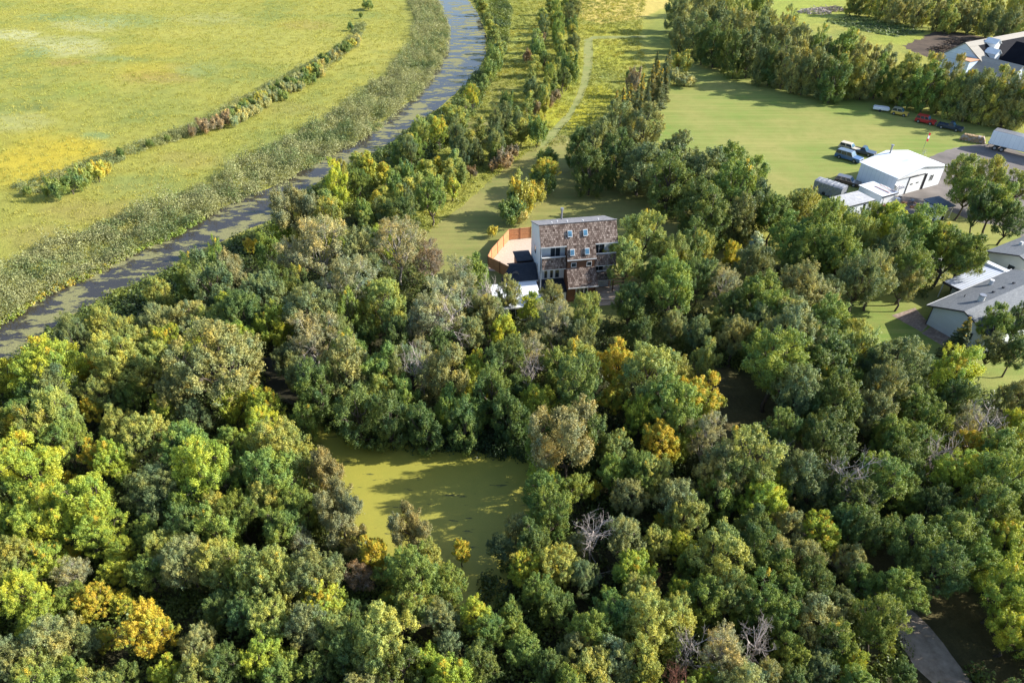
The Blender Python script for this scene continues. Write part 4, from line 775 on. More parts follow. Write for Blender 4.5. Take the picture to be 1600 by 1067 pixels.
# garage wing with dark shingles
g = thing('garage_wing', 'low wing with dark blue-black shingle roof left of the tall house', 'garage', (3.9, 84.5, 0), R(9))
MB().prism([(0.0, 0), (4.7, 0), (4.7, 2.6), (2.4, 3.8), (0.0, 2.6)], 0, -3.75, -.15).box(-5.3, -3.76, .02, 1.6, 0, 2.5).build('wall', M['cedar'], g)
MB().slab((-5.7, -.25, 2.68), (-.13, -.25, 2.68), (-.13, 2.4, 4.0), (-3.9, 2.4, 4.0), .12).build('roof', M['shingle'], g)
MB().slab((-3.95, 4.95, 2.75), (-.13, 4.95, 2.75), (-.13, 2.406, 4.0), (-3.9, 2.406, 4.0), .12).build('roof', M['shingle'], g)
MB().box(-2.4, -.13, 4.8, 7.6, 0, 2.9).build('rear_wall', M['cedar'], g); MB().slab((-2.6, 3.9, 3.6), (-.12, 3.9, 3.6), (-.12, 7.9, 3.05), (-2.6, 7.9, 3.05), .12).build('rear_roof', M['shingle'], g)
MB().box(-5.76, -.13, -.34, -.26, 2.5, 2.66).build('gutter', M['trim'], g)
ds = thing('satellite_dish', 'small grey satellite dish on the dark shingle wing roof', 'satellite dish', h.matrix_basis @ Vector((-3.3, .5, 3.0)), R(9))
vs = []; fs = []
for i in range(5):
    for k in range(12): r_ = .5 * i / 4; vs.append((r_ * math.cos(k * math.pi / 6), -.25 * (1 - (r_ / .5) ** 2) * -1 + .3, .35 + r_ * math.sin(k * math.pi / 6)))
for i in range(4):
    for k in range(12): fs.append((i * 12 + k, i * 12 + (k + 1) % 12, (i + 1) * 12 + (k + 1) % 12, (i + 1) * 12 + k))
mbd = MB(); mbd.add(vs, fs); mbd.build('dish', M['steel'], ds, True); MB().tube([(0, .5, -.2), (0, .5, .35)], .03, 6).tube([(0, .5, .1), (0, -.1, .35)], .015, 5).build('dish_arm', M['darktrim'], ds)
ws = thing('white_roofed_garage', 'low building with flat white metal roof beside the tall house', 'garage', (3.9, 84.5, 0), R(9))
MB().box(-6.9, -.6, -6.2, -.5, 0, 2.35).build('wall', M['whitesiding'], ws); MB().slab((-7.2, -6.4, 2.42), (-.5, -6.4, 2.42), (-.5, -.4, 2.62), (-7.2, -.4, 2.62), .12).build('roof', M['whiteroof'], ws)
MB().box(-7.25, -.45, -6.48, -6.41, 2.25, 2.45).box(-7.28, -7.205, -6.41, -.4, 2.3, 2.64).build('fascia', M['trim'], ws)
window(ws, -5.5, -3.4, .1, 2.1, -6.2, 'garage_door', 2)
# cedar fence round the gravel patio
fpts = [G(829, 372)[:2], G(795.5, 375.5)[:2], G(768, 407)[:2], G(763, 418)[:2], G(800, 437)[:2]]
fe = thing('cedar_fence', 'orange cedar privacy fence round the pale gravel patio', 'fence', (fpts[1][0], fpts[1][1], 0)); o0 = Vector((*fpts[1], 0))
for i in range(len(fpts) - 1):
    a = Vector((*fpts[i], 0)); b_ = Vector((*fpts[i + 1], 0)); L = (b_ - a).length; n = max(1, round(L / 2.3)); ang = math.atan2((b_ - a).y, (b_ - a).x)
    for k in range(n):
        p = a.lerp(b_, k / n) - o0; ln = L / n; pn = MB().box(.08, ln - .08, -.02, .02, .08, 1.95).build('fence_panel', M['fence'], fe); pn.location = p; pn.rotation_euler[2] = ang
        rl = MB().box(.08, ln - .08, -.055, .055, 1.96, 2.02).box(.08, ln - .08, -.05, -.022, .95, 1.07).box(.08, ln - .08, .022, .05, .95, 1.07).build('fence_rail', M['fence'], fe); rl.location = p; rl.rotation_euler[2] = ang
        po = MB().box(-.07, .07, -.07, .07, 0, 2.1).build('fence_post', M['fencepost'], fe); po.location = p; po.rotation_euler[2] = ang

# ------------------------------------------------------------------ white workshop
A = Vector((70.33, 117.39, 0)); B = Vector((82.0, 123.2, 0)); an = math.atan2((B - A).y, (B - A).x); WW = (B - A).length; DD = 8.1
k_ = thing('metal_workshop', 'large white metal workshop with low gable roof and roll-up door', 'workshop', A, an)
MB().prism([(0, 0), (WW, 0), (WW, 3.75), (WW / 2, 4.75), (0, 3.75)], 1, 0, DD).build('wall', M['whitemetal'], k_)
for a_, b_, c_, d_ in ((-.25, 3.86, WW / 2, 4.98), (WW / 2 + .006, 4.98, WW + .25, 3.86)):
    MB().slab((a_, -.3, b_), (c_, -.3, d_), (c_, DD + .3, d_), (a_, DD + .3, b_), .12).build('roof', M['whiteroof'], k_)
MB().box(-.26, WW / 2, -.36, -.305, 3.7, 3.84).build('gutter', M['trim'], k_)
dr = MB().box(3.7, 7.7, -.05, 0.0, 0, 3.1).build('roll_up_door', M['white'], k_); MB().box(3.55, 3.69, -.09, 0, 0, 3.2).box(7.71, 7.85, -.09, 0, 0, 3.2).box(3.55, 7.85, -.10, 0, 3.11, 3.3).build('door_frame', M['darktrim'], dr)
MB().box(7.86, 8.55, -.05, 0, 0, 3.1).build('door_opening', M['nearblack'], k_)
for a_ in (4.3, 5.9): MB().box(a_, a_ + .7, -.07, -.052, 1.6, 1.85).build('door_window', M['glass'], dr)
window(k_, 9.6, 10.6, 1.3, 2.6, 0, 'window', 2); MB().box(1.6, 2.5, -.05, 0, 0, 2.1).build('side_door', M['white'], k_)
MB().slab((-.2, -1.2, 2.2), (1.4, -1.2, 2.2), (1.4, 0, 2.6), (-.2, 0, 2.6), .05).build('door_canopy', M['steel'], k_)
MB().tube([(6.2, 7.2, 4.7), (6.2, 7.2, 6.4)], .17, 8).tube([(6.2, 7.2, 6.4), (6.2, 7.2, 6.55)], .3, 8).build('chimney_pipe', M['steel'], k_)
mt = thing('antenna_mast', 'thin wire antenna mast standing on the white workshop roof', 'antenna', k_.matrix_basis @ Vector((8.6, 2.2, 4.55)), an)
MB().tube([(0, 0, 0), (0, 0, 2.4)], .03, 5).build('pole', M['steel'], mt); MB().tube([(-.9, 0, 1.7), (.9, 0, 1.9)], .02, 4).tube([(-.6, 0, 2.1), (.6, 0, 2.25)], .02, 4).build('cross_arm', M['steel'], mt)
MB().tube([(0, 0, 2.2), (-1.6, -.6, .12)], .012, 3).tube([(0, 0, 2.2), (1.4, -.7, -.15)], .012, 3).build('guy_wire', M['steel'], mt)
def shed(name, label, A, B, depth, hgt, rise, wallm, roofm, door=None, mono=True):
    A = Vector((*A, 0)); B = Vector((*B, 0)); an = math.atan2((B - A).y, (B - A).x); w_ = (B - A).length; t = thing(name, label, 'shed', A, an)
    MB().prism([(0, 0), (w_, 0), (w_, hgt), (0, hgt)], 1, 0, depth).build('wall', M[wallm], t)
    MB().slab((-.15, -.2, hgt + .13), (w_ + .15, -.2, hgt + .13), (w_ + .15, depth + .2, hgt + .13 + rise), (-.15, depth + .2, hgt + .13 + rise), .13).build('roof', M[roofm], t)
    MB().box(-.17, w_ + .17, -.25, -.205, hgt - .08, hgt + .12).build('eave_trim', M['darktrim'], t); return t, w_
# tiled shed: long side faces down-left
t, w_ = shed('tiled_shed', 'white shed with pale tiled flat roof in front of the workshop', (58.1, 108.8), (64.0, 111.5), 3.6, 2.25, .05, 'whitesiding', 'shedroof')
MB().box(2.7, 4.1, -.05, 0, 0, 1.9).build('double_door', M['white'], t); MB().box(4.2, 4.75, -.04, 0, .1, 1.9).build('doorway', M['nearblack'], t)
t, w_ = shed('storage_container', 'white storage shed with pipes racked on its roof beside workshop', (66.0, 112.7), (69.3, 114.3), 5.0, 2.35, .04, 'whitesiding', 'white')
MB().box(.6, 2.9, -.05, 0, 0, 2.0).build('double_door', M['white'], t)
pr = thing('pipe_rack', 'row of thin pale pipes racked on the storage shed roof', 'pipe rack', t.matrix_basis @ Vector((2.7, .4, 2.52)), t.rotation_euler[2])
pm = MB(); [pm.tube([(-.9, .3 * i, .14), (.9, .3 * i, .14)], .05, 5) for i in range(11)]; pm.build('pipes', M['trim'], pr); MB().box(-.7, -.6, -.1, 3.2, 0, .085).box(.6, .7, -.1, 3.2, 0, .085).build('rack_rail', M['red'], pr)
# blue-roofed cabin with porch
ca = Vector((73.9, 107.9, 0)); an2 = R(20); t = thing('small_cabin', 'small white cabin with blue-grey roof and open porch', 'cabin', ca, an2)
MB().box(0, 1.9, 0, 3.4, 0, 2.2).build('wall', M['whitesiding'], t); MB().slab((-.2, -.2, 2.42), (3.4, -.2, 2.42), (3.4, 3.6, 2.62), (-.2, 3.6, 2.62), .12).build('roof', M['blueroof'], t)
for y in (.0, 3.3): MB().box(3.05, 3.15, y, y + .1, 0, 2.3).build('porch_post', M['trim'], t)
window_x(t, 1.2, 1.8, 1.1, 1.7, 0.0); window(t, .4, .9, .9, 1.7, 0); MB().box(1.2, 1.75, -.03, 0, 0, 1.9).build('door', M['nearblack'], t)
# tarped trailer
t = thing('tarped_trailer', 'long trailer under a wrinkled grey tarp beside the workshop', 'trailer', (62.0, 117.6, 0), R(132)); rg = random.Random(4); vs = []; fs = []
nx_, ny_ = 22, 10; L_, w2 = 5.4, 2.4
for j in range(ny_ + 7):
    for i in range(nx_ + 1):
        s_ = j / (ny_ + 6); a_ = s_ * (2 * 2.3 + w2) - 2.3
        if a_ < 0: y, z = 0, 2.3 + a_
        elif a_ < w2: y, z = a_, 2.3 + .14 * math.sin(a_ / w2 * math.pi) + .03 * math.sin(i * 1.9)
        else: y, z = w2, 2.3 - (a_ - w2)
        vs.append((i * L_ / nx_ + rg.uniform(-.05, .05), y + rg.uniform(-.07, .07), max(.12, z + rg.uniform(-.05, .05))))
for j in range(ny_ + 6):
    for i in range(nx_): o = j * (nx_ + 1) + i; fs.append((o, o + 1, o + nx_ + 2, o + nx_ + 1))
mbt = MB(); mbt.add(vs, fs); mbt.build('tarp', M['tarp'], t, False); MB().box(.08, L_ - .08, .1, w2 - .1, .35, 2.25).build('trailer_body', M['tarp'], t)
for x in (1.8, 3.2): MB().tube([(x, .0, .34), (x, w2, .34)], .33, 12).build('wheel', M['tyre'], t)

# ------------------------------------------------------------------ vehicles
def wheelset(root, L, Wd, wb, r, f0):
    for x in (f0, f0 + wb):
        for sgn in (-1, 1):
            y = sgn * (Wd / 2 - .10); wh = MB().tube([(x, y - .11, r), (x, y + .11, r)], r, 16).build('wheel', M['tyre'], root, bevel=.0)
            MB().tube([(x, y + sgn * .112, r), (x, y + sgn * .125, r)], r * .58, 12).build('rim', M['rim'], wh)
def vehicle(name, label, cat, loc, rz, L, Wd, Hh, col, style, group=None, topcol=None):
    """x forward; body lofted along its side profile, cabin tapering inwards"""
    t = thing(name, label, cat, loc, rz, group); pm_ = paint(name + '_paint', col); r = .36 if L > 4 else .33; belt_ = Hh * .56; gb = .24
    wb = L * .60; rear = L * .19; bx = []
    # lower body with wheel arches: list of x,z
    def arch(cx): return [(cx + (r + .06) * math.cos(a), r + (r + .06) * math.sin(a)) for a in [math.pi, math.pi * .8, math.pi * .6, math.pi * .4, math.pi * .2, 0]]
    fr = rear + wb; prof = [(0, gb)] + arch(rear) + arch(fr) + [(L, gb), (L, belt_ * .80), (L - .12, belt_ * .92), (L * .70, belt_), (0.04, belt_), (0, belt_ * .9)]
    prof = [(x, max(z, gb)) for x, z in prof]
    if style == 'pickup':
        prof = [p for p in prof if not (p[0] < .2 and p[1] > gb)] ; prof += [(L * .70, belt_)] if False else []
        prof = [(0, gb)] + arch(rear) + arch(fr) + [(L, gb), (L, belt_ * .80), (L - .12, belt_ * .92), (L * .72, belt_), (L * .42, belt_), (L * .42, belt_ * .72), (.08, belt_ * .72), (.08, belt_), (0, belt_)]
        prof = [(x, max(z, gb)) for x, z in prof]
    MB().prism(prof, 1, -Wd / 2, Wd / 2).build('body', pm_, t, bevel=.03)
    if style == 'pickup':
        MB().box(.08, L * .42, -Wd / 2, -Wd / 2 + .07, belt_ * .70, belt_ + .004).box(.08, L * .42, Wd / 2 - .07, Wd / 2, belt_ * .70, belt_ + .004).build('bed_side', pm_, t)
        x0, x1 = L * .42, L * .68
    elif style == 'wagon': x0, x1 = .04, L * .70
    else: x0, x1 = .06, L * .70
    i = .14; zt = Hh; rk = .18 if style != 'open' else .1
    cab = [(x0, -Wd / 2 + .02, belt_), (x1, -Wd / 2 + .02, belt_), (x1, Wd / 2 - .02, belt_), (x0, Wd / 2 - .02, belt_), (x0 + rk, -Wd / 2 + i, zt), (x1 - .55, -Wd / 2 + i, zt), (x1 - .55, Wd / 2 - i, zt), (x0 + rk, Wd / 2 - i, zt)]
    FQ = [(0, 3, 2, 1), (4, 5, 6, 7), (0, 1, 5, 4), (1, 2, 6, 5), (2, 3, 7, 6), (3, 0, 4, 7)]
    tm = paint(name + '_top_paint', topcol) if topcol else pm_
    MB().add(cab, FQ).build('cabin', tm, t, bevel=.03)
    cv = [Vector(p) for p in cab]
    def glz(nm, a, b_, c_, d_, u0, u1, v0=.14, v1=.86, off=.012):
        P = lambda u, v: a.lerp(b_, u).lerp(d_.lerp(c_, u), v); q = [P(u0, v0), P(u1, v0), P(u1, v1), P(u0, v1)]; n = (q[1] - q[0]).cross(q[3] - q[0]).normalized(); ctr = Vector(((x0 + x1) / 2, 0, belt_ + .2))
        if n.dot(q[0] - ctr) < 0: n = -n
        MB().add([p + n * off for p in q] + [p - n * .01 for p in q], FQ if False else [(0, 1, 2, 3), (7, 6, 5, 4), (0, 4, 5, 1), (1, 5, 6, 2), (2, 6, 7, 3), (3, 7, 4, 0)]).build(nm, M['glass'] if nm != 'windshield' else M['skyglass'], t)
    nwin = 3 if style == 'wagon' else (1 if style == 'pickup' else 2)
    for (a, b_, c_, d_) in ((0, 1, 5, 4), (3, 2, 6, 7)):
        for k in range(nwin): glz('side_window', cv[a], cv[b_], cv[c_], cv[d_], (k + .08) / nwin, (k + .92) / nwin)
    glz('windshield', cv[1], cv[2], cv[6], cv[5], .06, .94, .06, .92); glz('rear_window', cv[0], cv[3], cv[7], cv[4], .1, .9, .2, .85)
    MB().box(L - .03, L + .10, -Wd / 2, Wd / 2, .36, .52).build('bumper', M['steel'], t, bevel=.02); MB().box(-.10, .03, -Wd / 2, Wd / 2, .36, .52).build('bumper', M['steel'], t, bevel=.02)
    for sgn in (-1, 1):
        y = sgn * (Wd / 2 - .25); MB().tube([(L - .01, y, belt_ * .70), (L + .03, y, belt_ * .70)], .10, 10).build('headlight', M['trim'], t); MB().box(-.02, .01, y - .1 * 1, y + .1, belt_ * .6, belt_ * .8).build('tail_light', M['red'], t)
    MB().box(L - .01, L + .025, -Wd * .28, Wd * .28, belt_ * .58, belt_ * .80).build('grille', M['darktrim'], t)
    wheelset(t, L, Wd, wb, r, rear); return t
G2 = 'vehicles parked along the treeline'; G3 = 'old vehicles beside the workshop'
vehicle('parked_suv', 'blue wagon-type SUV with grey roof parked on lawn behind workshop', 'suv', (67.7, 137.3, 0), R(-47), 5.3, 1.95, 1.85, (0.055, 0.13, 0.28), 'wagon', G3, (0.10, .14, .19))
vehicle('parked_pickup', 'dark blue pickup truck parked beyond the blue SUV', 'pickup truck', (71.8, 140.2, 0), R(-40), 5.0, 1.9, 1.6, (0.03, 0.05, 0.09), 'pickup', G3)
vehicle('parked_car', 'cream car parked behind the blue SUV on lawn', 'car', (70.3, 142.2, 0), R(-45), 4.2, 1.7, 1.45, (0.55, 0.47, 0.33), 'hatch', G3)
vehicle('parked_car', 'old brown car squeezed between tarped trailer and workshop', 'car', (62.8, 124.8, 0), R(-38), 4.6, 1.8, 1.45, (0.11, 0.075, 0.06), 'wagon', G3, (0.42, .30, .24))
vehicle('parked_suv', 'small yellow open-back SUV parked along the treeline', 'suv', (91.0, 163.9, 0), R(-38), 3.7, 1.65, 1.65, (0.62, 0.44, 0.09), 'hatch', G2, (0.30, .30, .22))
vehicle('parked_suv', 'red two-door SUV parked between yellow SUV and pickup', 'suv', (94.3, 158.6, 0), R(-42), 4.3, 1.85, 1.75, (0.42, 0.025, 0.03), 'wagon', G2)
vehicle('parked_pickup', 'dark blue pickup truck parked in shade beside the red SUV', 'pickup truck', (97.6, 154.9, 0), R(-42), 5.2, 1.9, 1.7, (0.022, 0.04, 0.075), 'pickup', G2)
t = thing('cargo_trailer', 'flat white boat-shaped trailer left of the yellow SUV', 'trailer', (87.6, 166.4, 0), R(-25))
MB().prism([(0, .45), (3.4, .45), (3.7, .75), (3.3, 1.0), (.2, 1.05), (-.05, .8)], 1, -.85, .85).build('body', M['white'], t, bevel=.06); MB().box(.3, 3.1, -.7, .7, 1.02, 1.08).build('cover', M['trim'], t)
for sg in (-1, 1): MB().tube([(1.6, sg * .8 - .09, .3), (1.6, sg * .8 + .09, .3)], .3, 12).build('wheel', M['tyre'], t)
MB().tube([(3.5, 0, .5), (4.6, 0, .35)], .05, 6).build('hitch', M['darktrim'], t)
# semi trailer
t = thing('semi_trailer', 'long white box semi trailer parked at the right edge', 'trailer', (102.3, 142.4, 0), R(-46))
MB().box(0, 12.5, -1.3, 1.3, 1.15, 3.9).build('box_body', M['whitemetal'], t, bevel=.04); MB().box(.1, 12.4, -1.2, 1.2, 3.905, 3.95).build('roof', M['steel'], t)
MB().box(.2, 12.3, -.5, .5, .85, 1.14).build('chassis', M['darktrim'], t); MB().box(-.08, 0, -1.25, 1.25, .5, .75).box(-.1, -.005, -1.25, 1.25, 1.2, 1.5).build('rear_bumper', M['steel'], t)
for x in (1.5, 2.8):
    for sg in (-1, 1):
        wh = MB().tube([(x, sg * 1.1 - .2, .52), (x, sg * 1.1 + .2, .52)], .52, 16).build('wheel', M['tyre'], t); MB().tube([(x, sg * 1.31, .52), (x, sg * 1.325, .52)], .28, 12).build('rim', M['rim'], wh)
for sg in (-1, 1): MB().box(9.3, 9.5, sg * .9 - .07, sg * .9 + .07, 0, .9).build('landing_leg', M['darktrim'], t)
# log pile, brush piles, flag, odds and ends
lg = thing('log_pile', 'stack of cut firewood logs between pickup and white semi trailer', 'log pile', (98.6, 146.9, 0), R(-33)); rg = random.Random(8)
for j in range(5):
    for i in range(17 - j):
        rr = rg.uniform(.13, .19); x = i * .30 + j * .15 + rg.uniform(-.03, .03); z = .17 + j * .27
        MB().tube([(x, rg.uniform(-.3, .1) - .45, z), (x, .5, z)], rr, 8).build('log', M[rg.choice(['logend', 'logend', 'logend', 'brush', 'deadwood'])], lg)
def pile(name, label, x, y, rx, ry, hh, n, mat, seed, cat):
    rg = random.Random(seed); mb = MB()
    for i in range(n):
        a = rg.uniform(0, 6.28); q = rg.random() ** .5; px_, py_ = rx * q * math.cos(a), ry * q * math.sin(a); z = hh * (1 - q * q) * rg.uniform(.3, 1); d = rg.uniform(0, 6.28); L = rg.uniform(.6, 1.8)
        mb.tube([(px_, py_, z + .1), (px_ + L * math.cos(d), py_ + L * math.sin(d), max(.05, z + rg.uniform(-.4, .5)))], rg.uniform(.04, .12), 5)
    o = mb.build(name, M[mat], None); o.location = (x, y, 0); return tag(o, label, cat)
a = G(1272, 20); pile('brush_pile', 'brown heap of cut brush at the left of the far pair', a[0], a[1], 6, 3.5, 1.8, 260, 'deadwood', 3, 'brush pile'); M['grey_brush'] = M['brush']
a = G(1300, 17); pile('timber_pile', 'pale grey heap of logs beside the brown brush heap', a[0], a[1], 6, 3.0, 1.6, 200, 'brush', 5, 'log pile')
fl = thing('flag_on_pole', 'small red and white flag on a pole behind the workshop', 'flag', (*G(1441, 237)[:2], 0))
MB().tube([(0, 0, 0), (0, 0, 4.2)], .04, 6).build('pole', M['steel'], fl)
def cloth(z0, z1): return MB().add([(.04, -.012, z0), (.5, .15, z0 - .25), (.55, .15, z1 - .28), (.04, -.012, z1), (.04, .012, z0), (.5, .174, z0 - .25), (.55, .174, z1 - .28), (.04, .012, z1)], [(0, 1, 2, 3), (7, 6, 5, 4), (0, 4, 5, 1), (1, 5, 6, 2), (2, 6, 7, 3), (3, 7, 4, 0)])
for a_, b_, mm in ((2.3, 2.85, 'red'), (2.86, 3.5, 'white'), (3.51, 4.1, 'red')): cloth(a_, b_).build('flag_stripe', M[mm], fl)
for (px, py, mm, nm, lb, s) in ((1381, 326, 'red', 'fuel_can', 'red fuel cans on the ground beside the storage shed', (.9, .5, .6)), (1353, 332, 'blueroof', 'plastic_bin', 'blue-grey bin beside the tiled shed door', (.6, .5, .9))):
    x, y, _ = G(px, py); o = MB().box(-s[0] / 2, s[0] / 2, -s[1] / 2, s[1] / 2, 0, s[2]).tube([(-s[0] * .3, 0, s[2]), (0, 0, s[2] + .14), (s[0] * .3, 0, s[2])], .03, 5).build(nm, M[mm], None, bevel=.05); o.location = (x, y, 0); tag(o, lb, nm.split('_')[1])
for i, (px, py, hh, mm, lb) in enumerate(((1400, 318, 1.0, 'white', 'white appliance standing outside the storage shed'), (1405, 312, .8, 'steel', 'grey drum outside the workshop side door'), (1412, 320, .5, 'fence', 'orange crate nearest the yard centre'))):
    x, y, _ = G(px, py); q = MB(); q.box(-.4, .4, -.3, .3, 0, hh).box(-.42, .42, -.32, .32, hh + .002, hh + .05) if i != 1 else q.tube([(0, 0, 0), (0, 0, hh)], .32, 14).tube([(0, 0, hh), (0, 0, hh + .04)], .34, 14)
    o = q.build(('old_appliance', 'steel_drum', 'wooden_crate')[i], M[mm], None); o.location = (x, y, 0); o.rotation_euler[2] = i; tag(o, lb, ('appliance', 'drum', 'crate')[i])
for i in range(7):
    x, y, _ = G(1425 + i * 2.6, 325 - (i % 3) * 2); o = MB().box(-.35, .35, -.2, .2, 0, .25 + .1 * (i % 3)).tube([(-.5, .1, .3), (.5, -.1, .42)], .06, 6).build('lumber_scrap', M['deadwood' if i % 2 else 'fence'], None); o.location = (x, y, 0); o.rotation_euler[2] = i * .9
    tag(o, f'pile of scrap lumber left of the small cabin, {ORD[i]} in the row', 'lumber', 'scrap lumber by the small cabin')
x, y, _ = G(1422, 318); bb = thing('wheelbarrow', 'small grey wheelbarrow tipped on the yard', 'wheelbarrow', (x, y, 0), R(30))
MB().add([(-.3, -.2, .35), (.4, -.25, .35), (.4, .25, .35), (-.3, .2, .35), (-.45, -.32, .65), (.6, -.35, .7), (.6, .35, .7), (-.45, .32, .65)], [(0, 3, 2, 1), (0, 1, 5, 4), (1, 2, 6, 5), (2, 3, 7, 6), (3, 0, 4, 7)]).build('tray', M['steel'], bb)
MB().tube([(.65, -.05, .2), (.65, .05, .2)], .2, 12).build('wheel', M['tyre'], bb); MB().tube([(-1.1, -.3, .6), (.6, -.1, .3)], .03, 5).tube([(-1.1, .3, .6), (.6, .1, .3)], .03, 5).build('handles', M['lumber'], bb)

# ------------------------------------------------------------------ grey-roofed house, carport and neighbour
hr = thing('grey_roofed_house', 'white house with grey shingle gable roof at right', 'house', (56.62, 77.25, 0), R(29))   # local x along the ridge, y towards the left eave(0) / right eave(-9)
MB().prism([(-.5, 0), (-8.6, 0), (-8.6, 2.9), (-4.55, 4.45), (-.5, 2.9)], 0, .55, 19).build('wall', M['whitesiding'], hr)
MB().slab((0, .05, 2.95), (19.5, .05, 2.95), (19.5, -4.55, 4.72), (0, -4.55, 4.72), .14).build('roof', M['greyshingle'], hr); MB().slab((0, -9.15, 2.95), (19.5, -9.15, 2.95), (19.5, -4.556, 4.72), (0, -4.556, 4.72), .14).build('roof', M['greyshingle'], hr)
MB().box(0, 19.5, .055, .13, 2.80, 2.97).build('gutter', M['trim'], hr); MB().slab((-.06, .05, 2.97), (-.01, .05, 2.97), (-.01, -4.55, 4.74), (-.06, -4.55, 4.74), .2).slab((-.06, -9.15, 2.97), (-.01, -9.15, 2.97), (-.01, -4.556, 4.74), (-.06, -4.556, 4.74), .2).build('bargeboard', M['darktrim'], hr)
ch = MB().tube([(4.6, -3.9, 4.3), (4.6, -3.9, 5.3)], .38, 10).build('chimney', M['trim'], hr); MB().tube([(4.6, -3.9, 5.3), (4.6, -3.9, 5.42)], .42, 10).build('chimney_cap', M['steel'], ch)
for x in (8.5, 10.8, 13.2, 6.5): MB().box(x - .15, x + .15, -3.5, -3.2, 4.2, 4.48).build('roof_vent', M['darktrim'], hr)
MB().tube([(5.2, -1.6, 3.4), (5.2, -1.6, 3.95)], .06, 6).build('roof_vent', M['darktrim'], hr); MB().tube([(.46, -.55, 2.8), (.46, -.55, 0)], .06, 6).build('downpipe', M['darktrim'], hr)
window_x(hr, -6.6, -5.2, 1.2, 2.2, .55); MB().tube([(11.5, -1.4, 3.3), (11.5, -1.4, 4.3)], .3, 8).build('roof_vent', M['trim'], hr)
cp = thing('carport', 'ribbed white carport roof between the grey-roofed house and stucco house', 'carport', (62.2, 83.5, 0), R(29))
MB().slab((.1, .3, 2.6), (10.0, .3, 2.6), (10.0, -2.95, 2.85), (.1, -2.95, 2.85), .1).build('roof', M['ribroof'], cp); MB().box(-.05, .09, -2.95, .3, 2.45, 2.75).build('front_fascia', M['darktrim'], cp); MB().box(10.006, 10.9, -3.2, .6, 2.7, 3.0).build('end_wall', M['white'], cp)
for x in (.3, 3.5, 6.7, 9.8): MB().box(x - .06, x + .06, .14, .26, 0, 2.55).build('post', M['trim'], cp)
MB().box(1.6, 1.7, -2.9, -.6, 0, 2.5).build('back_panel', M['whitesiding'], cp)
pt = sheet('brick_terrace', [(1393, 493), (1430, 481), (1452, 506), (1440, 519)], .016, M['pavers'], jit=.02, seed=20); sheet('brick_path', [(1440, 521), (1456, 509), (1492, 531), (1474, 541)], .016, M['pavers'], jit=.02, seed=21)
nb = thing('stucco_house', 'cream stucco house with dark grey roof at right edge', 'house', (72.8, 92.14, 0), R(29))
MB().prism([(-.45, 0), (-8.6, 0), (-8.6, 2.9), (-4.5, 4.2), (-.45, 2.9)], 0, .5, 16).build('wall', M['cream'], nb)
MB().slab((0, 0, 2.95), (16.4, 0, 2.95), (16.4, -4.5, 4.42), (0, -4.5, 4.42), .14).build('roof', M['greyshingle'], nb); MB().slab((0, -9.05, 2.95), (16.4, -9.05, 2.95), (16.4, -4.506, 4.42), (0, -4.506, 4.42), .14).build('roof', M['greyshingle'], nb)
MB().slab((-.05, 0, 2.97), (-.006, 0, 2.97), (-.006, -4.5, 4.44), (-.05, -4.5, 4.44), .18).slab((-.05, -9.05, 2.97), (-.006, -9.05, 2.97), (-.006, -4.506, 4.44), (-.05, -4.506, 4.44), .18).build('bargeboard', M['darktrim'], nb)
window_x(nb, -4.6, -3.5, 1.5, 2.4, .5); MB().box(5, 5.4, -2.2, -1.8, 3.5, 4.1).build('roof_vent', M['trim'], nb); MB().box(9, 9.4, -3.0, -2.6, 3.8, 4.3).build('roof_vent', M['darktrim'], nb)
gz = thing('white_canopy', 'white canopy glimpsed beneath the trees by the lawn', 'canopy', (*G(1452, 432)[:2], 0), R(25))
MB().slab((0, 0, 2.3), (3, 0, 2.3), (3, 2.4, 2.7), (0, 2.4, 2.7), .08).build('roof', M['white'], gz)
for x, y in ((.1, .1), (2.9, .1), (.1, 2.3), (2.9, 2.3)): MB().box(x - .05, x + .05, y - .05, y + .05, 0, 2.25).build('post', M['trim'], gz)

# ------------------------------------------------------------------ big house under construction, top right
b0 = Vector((123.5, 186.0, 0)); t = thing('unfinished_house', 'large unfinished house with bare sheathing, black roofs and white gables', 'house', b0, R(28))
# local x to the right along the main ridge, y away
MB().prism([(0, 0), (13, 0), (13, 5.0), (8.2, 8.6), (0, 3.6)], 0, 2.2, 34).build('wall', M['wrap'], t)
MB().slab((1.9, 8.2, 8.85), (34, 8.2, 8.85), (34, 6.6, 8.01), (1.9, 6.6, 8.01), .15).build('upper_roof', M['osb'], t)
MB().slab((5.6, 6.594, 8.0), (34, 6.594, 8.0), (34, -.4, 4.0), (5.6, -.4, 4.0), .15).build('lower_roof', M['nearblack'], t); MB().slab((1.9, 6.594, 8.0), (5.594, 6.594, 8.0), (5.594, -.4, 4.0), (1.9, -.4, 4.0), .15).build('lower_roof', M['osb'], t)
MB().slab((1.9, 8.206, 8.85), (34, 8.206, 8.85), (34, 13.4, 5.0), (1.9, 13.4, 5.0), .15).build('back_roof', M['osb'], t)
# front-left wing with its own gable
MB().prism([(-.5, 0), (7.5, 0), (7.5, 3.6), (3.5, 6.2), (-.5, 3.6)], 1, -7.5, 2.5).build('wing_wall', M['wrap'], t)
MB().slab((-.9, -7.8, 3.4), (-.9, 3.2, 3.4), (3.5, 3.2, 6.4), (3.5, -7.8, 6.4), .15).build('wing_roof', M['osb'], t); MB().slab((7.9, -7.8, 3.4), (7.9, 3.2, 3.4), (3.506, 3.2, 6.4), (3.506, -7.8, 6.4), .15).build('wing_roof', M['nearblack'], t)
MB().box(-2.2, 1.4, 2.8, 6.2, 0, 5.6).build('corner_tower', M['wrap'], t); MB().box(-2.4, 1.6, 2.6, 6.4, 5.606, 5.8).build('tower_cap', M['lumber'], t)
